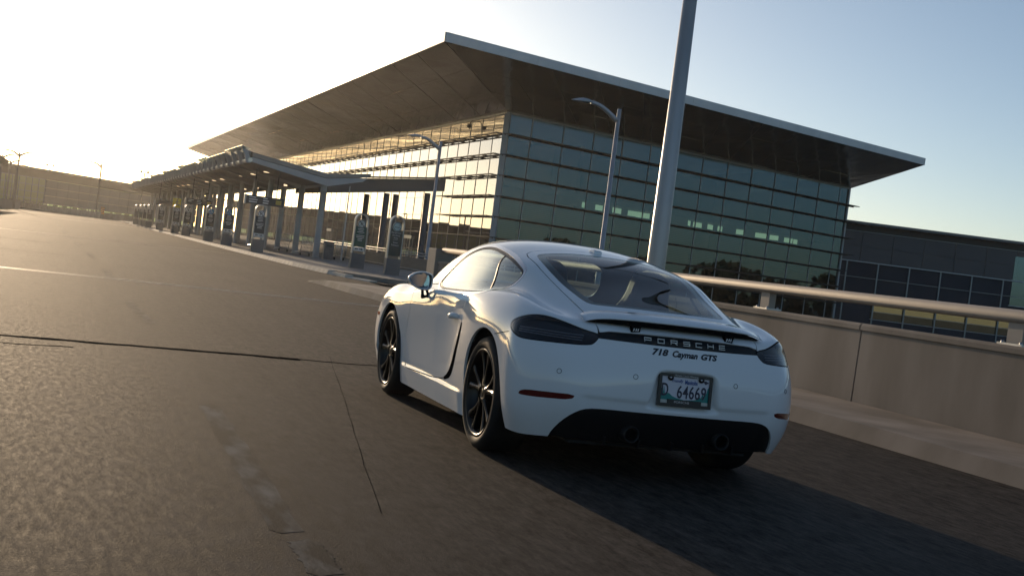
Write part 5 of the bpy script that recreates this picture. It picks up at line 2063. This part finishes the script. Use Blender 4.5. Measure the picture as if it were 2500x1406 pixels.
mirrors = [make_mirror(-1), make_mirror(1)]

# ------------------------------------------------------------------ cabin
mb = MB()
mb.add([(-.74, -.45, .84), (.74, -.45, .84), (.74, .28, .88), (-.74, .28, .88), (-.74, .36, .40), (.74, .36, .40), (-.74, 2.2, .36), (.74, 2.2, .36)],
       [(0, 1, 2, 3), (3, 2, 5, 4), (4, 5, 7, 6)])
mb.build('cabin_floor', LINER, CAR)
mb = MB()
v, f = [], []
prof = [(1.42, .60), (1.44, .80), (1.50, .865), (1.62, .885), (1.95, .885), (2.25, .87)]
n = 16
for i in range(n + 1):
    x = -.74 + 1.48 * i / n
    for y, z in prof:
        b = .062 * math.exp(-((x + .36) / .15) ** 2) * (1 if z > .84 else 0) * (1 if y < 1.9 else .3)
        v.append((x, y, z + b))
for i in range(n):
    for k in range(len(prof) - 1):
        m = len(prof)
        f.append((i * m + k, i * m + k + 1, (i + 1) * m + k + 1, (i + 1) * m + k))
mb.add(v, f, True)
mb.build('dashboard', LEATHER, CAR)
# steering wheel
mb = MB()
cs = Vector((-.36, 1.28, .80))
ax = Vector((0, -.92, .38)).normalized()
e1 = Vector((1, 0, 0))
e2 = ax.cross(e1)
mb.tube([cs + e1 * (.18 * math.cos(a)) + e2 * (.18 * math.sin(a)) for a in [2 * math.pi * i / 32 for i in range(32)]], .014, 8, closed=True)
for a in (0, math.pi, -math.pi / 2):
    mb.tube([cs - ax * .01, cs + e1 * (.175 * math.cos(a)) + e2 * (.175 * math.sin(a))], .016, 8)
mb.tube([cs + ax * .02, cs - ax * .25], [.05, .035], 12)
mb.build('steering_wheel', LEATHER, CAR)


def make_seat(x0, nm='seat'):
    r = bpy.data.objects.new(nm, None)
    COL.objects.link(r)
    r.parent = CAR
    r.location = (x0, 0, 0)
    # back: outline in (x, s) along a reclined axis
    half = [(.235, 0), (.255, .18), (.250, .36), (.225, .50), (.165, .58), (.140, .66), (.132, .75), (.095, .795), (0, .805)]
    out = chaikin(half + [(-x, y) for x, y in half[::-1][1:]], 2, False)
    base, d = Vector((0, .70, .42)), Vector((0, -.30, .954))
    nrm = Vector((0, -.954, -.30))
    n = len(out)
    v, f = [], []
    for off, s in ((-.055, .86), (-.03, 1), (.045, 1), (.075, .86)):
        for p, q in out:
            v.append(tuple(base + Vector((p * s, 0, 0)) + d * (.4 + (q - .4) * (.97 if s < 1 else 1)) + nrm * off))
    for i in range(3):
        for k in range(n - 1):
            f.append((i * n + k, i * n + k + 1, (i + 1) * n + k + 1, (i + 1) * n + k))
        f.append((i * n + n - 1, i * n, (i + 1) * n, (i + 1) * n + n - 1))
    f += [tuple(range(n - 1, -1, -1)), tuple(3 * n + k for k in range(n))]
    MB().add(v, f).build('seat_back', LEATHER, r, bevel=.012)
    MB().box(-.25, .25, .66, 1.16, .36, .50).build('seat_cushion', LEATHER, r, bevel=.04)
    return r


make_seat(-.37)
make_seat(.37)
# ================================================================== the driver, seen in the door mirror
DRV = thing('person', 'driver with short dark hair and sunglasses at the wheel, face caught in the door mirror', 'person', (-.37, .66, .315))
SKIN = noise_mat('skin', (.42, .26, .19), (.50, .32, .24), 12, (.45, .6))
SHIRT = noise_mat('dark_shirt', (.02, .022, .03), (.03, .033, .045), 20, (.8, .9))
HAIR = noise_mat('dark_hair', (.018, .012, .008), (.035, .024, .016), 40, (.4, .6))


def skin_body(chains, name, m, parent, sub=2):
    """one continuous surface grown along connected edges: chains of (x, y, z, rx, ry)"""
    V, E, Rr, key = [], [], [], {}
    for ch in chains:
        prev = None
        for q in ch:
            k = tuple(round(t, 4) for t in q[:3])
            if k not in key:
                key[k] = len(V)
                V.append(q[:3])
                Rr.append((q[3], q[4] if len(q) > 4 else q[3]))
            if prev is not None: E.append((prev, key[k]))
            prev = key[k]
    me = bpy.data.meshes.new(name)
    me.from_pydata(V, E, [])
    o = bpy.data.objects.new(name, me)
    COL.objects.link(o)
    o.modifiers.new('skin', 'SKIN')
    sm = o.modifiers.new('sub', 'SUBSURF')
    sm.levels = sm.render_levels = sub
    for i, d in enumerate(me.skin_vertices[0].data):
        d.radius = Rr[i]
        d.use_root = i == 0
    bpy.context.view_layer.update()
    dg = bpy.context.evaluated_depsgraph_get()
    out = bpy.data.meshes.new_from_object(o.evaluated_get(dg))
    bpy.data.objects.remove(o, do_unlink=True)
    out.polygons.foreach_set('use_smooth', [True] * len(out.polygons))
    out.materials.append(m)
    return inst(name, out, parent)


# torso, legs and arms: pelvis on the cushion, hands on the rim (local to the seat point)
tor = [(0, .16, .20, .15, .12), (0, .10, .36, .14, .10), (0, .03, .52, .16, .11), (0, -.01, .60, .12, .09), (0, -.02, .655, .055, .055)]
arms, legs = [], []
for s in (-1, 1):
    arms.append([(0, .03, .52, .16, .11), (s * .17, .0, .545, .065), (s * .235, .20, .40, .048), (s * .20, .44, .37, .038), (s * .165, .60, .44, .028)])
    legs.append([(0, .16, .20, .15, .12), (s * .10, .24, .17, .09), (s * .13, .62, .22, .065), (s * .12, .95, .02, .045), (s * .12, 1.05, .0, .035)])
skin_body([tor] + arms + legs, 'clothed_body', SHIRT, DRV)
# hands curled round the rim: palm, four fingers, thumb
for s in (-1, 1):
    w = Vector((s * .165, .60, .44))
    ch = [[(w.x, w.y, w.z, .024, .016), (w.x, w.y + .05, w.z + .02, .034, .014)]]
    for i in range(4):
        x = w.x + (i - 1.5) * .019
        L_ = (.030, .036, .034, .027)[i]
        ch.append([(w.x, w.y + .05, w.z + .02, .034, .014), (x, w.y + .078, w.z + .022, .0095), (x, w.y + .085 + L_ * .4, w.z + .004, .0088), (x, w.y + .078, w.z - L_ * .7, .008)])
    ch.append([(w.x, w.y, w.z, .024, .016), (w.x - s * .034, w.y + .035, w.z + .016, .0105), (w.x - s * .042, w.y + .066, w.z + .006, .009)])
    skin_body(ch, 'hand', SKIN, DRV)
# head: shaped from a sphere, facing +y
hv, hf = [], []
nu, nv_ = 32, 24
hc = Vector((0, .0, .765))
for j in range(nv_ + 1):
    th = math.pi * j / nv_
    for i in range(nu):
        ph = 2 * math.pi * i / nu
        x, y, z = math.sin(th) * math.cos(ph), math.sin(th) * math.sin(ph), math.cos(th)
        X, Y, Z = x * .077, y * .098, z * .122
        if z < 0:                     # jaw narrows and the chin comes forward
            X *= 1 - .32 * (-z) ** 1.3
            Y = Y * (1 - .22 * (-z)) + .020 * (-z)
        if y > .2:
            f_ = max(0, y)
            nz = math.exp(-((z + .16) / .16) ** 2) * math.exp(-(x / .16) ** 2)
            br = math.exp(-((z - .22) / .10) ** 2) * math.exp(-(x / .6) ** 2)
            ey = math.exp(-((z - .05) / .09) ** 2) * (math.exp(-((x - .36) / .18) ** 2) + math.exp(-((x + .36) / .18) ** 2))
            mo = math.exp(-((z + .50) / .07) ** 2) * math.exp(-(x / .28) ** 2)
            ml = math.exp(-((z + .505) / .025) ** 2) * math.exp(-(x / .30) ** 2)
            ch_ = math.exp(-((z + .80) / .12) ** 2) * math.exp(-(x / .3) ** 2)
            Y += .027 * nz + .006 * br - .010 * ey + .009 * mo - .006 * ml + .010 * ch_
        hv.append((hc.x + X, hc.y + Y, hc.z + Z))
for j in range(nv_):
    for i in range(nu):
        hf.append((j * nu + i, (j + 1) * nu + i, (j + 1) * nu + (i + 1) % nu, j * nu + (i + 1) % nu))
hd = MB().add(hv, hf, True)
hd.tube([(0, -.02, .60), (0, -.015, .70)], [.058, .052], 14)
for s in (-1, 1):
    hd.tube([(s * .073, -.012, .80), (s * .084, -.022, .79), (s * .086, -.020, .765), (s * .078, -.010, .740)], [.007, .012, .011, .006], 8)
hd.build('head', SKIN, DRV)
kv, kf = [], []
for j in range(13):
    th = math.pi * .56 * j / 12
    for i in range(nu):
        ph = 2 * math.pi * i / nu
        x, y, z = math.sin(th) * math.cos(ph), math.sin(th) * math.sin(ph), math.cos(th)
        lim = .62 if y > .35 else 1.0      # hairline above the brow
        t2 = th * lim
        x, y, z = math.sin(t2) * math.cos(ph), math.sin(t2) * math.sin(ph), math.cos(t2)
        k = 1.06 + .02 * math.sin(ph * 9 + j)
        kv.append((hc.x + x * .079 * k, hc.y + y * .099 * k, hc.z + z * .124 * k))
for j in range(12):
    for i in range(nu):
        kf.append((j * nu + i, (j + 1) * nu + i, (j + 1) * nu + (i + 1) % nu, j * nu + (i + 1) % nu))
MB().add(kv, kf, True).build('hair', HAIR, DRV)
mb = MB()
for s in (-1, 1):
    mb.prism([(s * .008, .012), (s * .060, .016), (s * .064, -.004), (s * .050, -.024), (s * .022, -.024), (s * .009, -.008)][::s], lambda p, q: (p, .104 - abs(p) * .25, hc.z + .012 + q), lambda p, q: (p, .099 - abs(p) * .25, hc.z + .012 + q))
    mb.tube([(s * .062, .088, hc.z + .020), (s * .080, .04, hc.z + .022), (s * .082, -.02, hc.z + .02)], .0025, 6)
mb.tube([(-.012, .103, hc.z + .018), (.012, .103, hc.z + .018)], .0025, 6)
mb.build('sunglasses', GLOSSB, DRV)
# ================================================================== warm dusty air
HZ = MB().box(-700, 700, -700, 700, -6.2, 24).build('haze', bpy.data.materials.new('haze_air'))
HZ['kind'] = 'stuff'
_m = HZ.data.materials[0]
_m.use_nodes = True
_n = _m.node_tree.nodes
_n.remove(_n['Principled BSDF'])
_pv = _n.new('ShaderNodeVolumePrincipled')
_pv.inputs['Color'].default_value = (.95, .93, .90, 1)
_pv.inputs['Density'].default_value = .00019
_pv.inputs['Anisotropy'].default_value = .75
_m.node_tree.links.new(_pv.outputs[0], _n['Material Output'].inputs['Volume'])
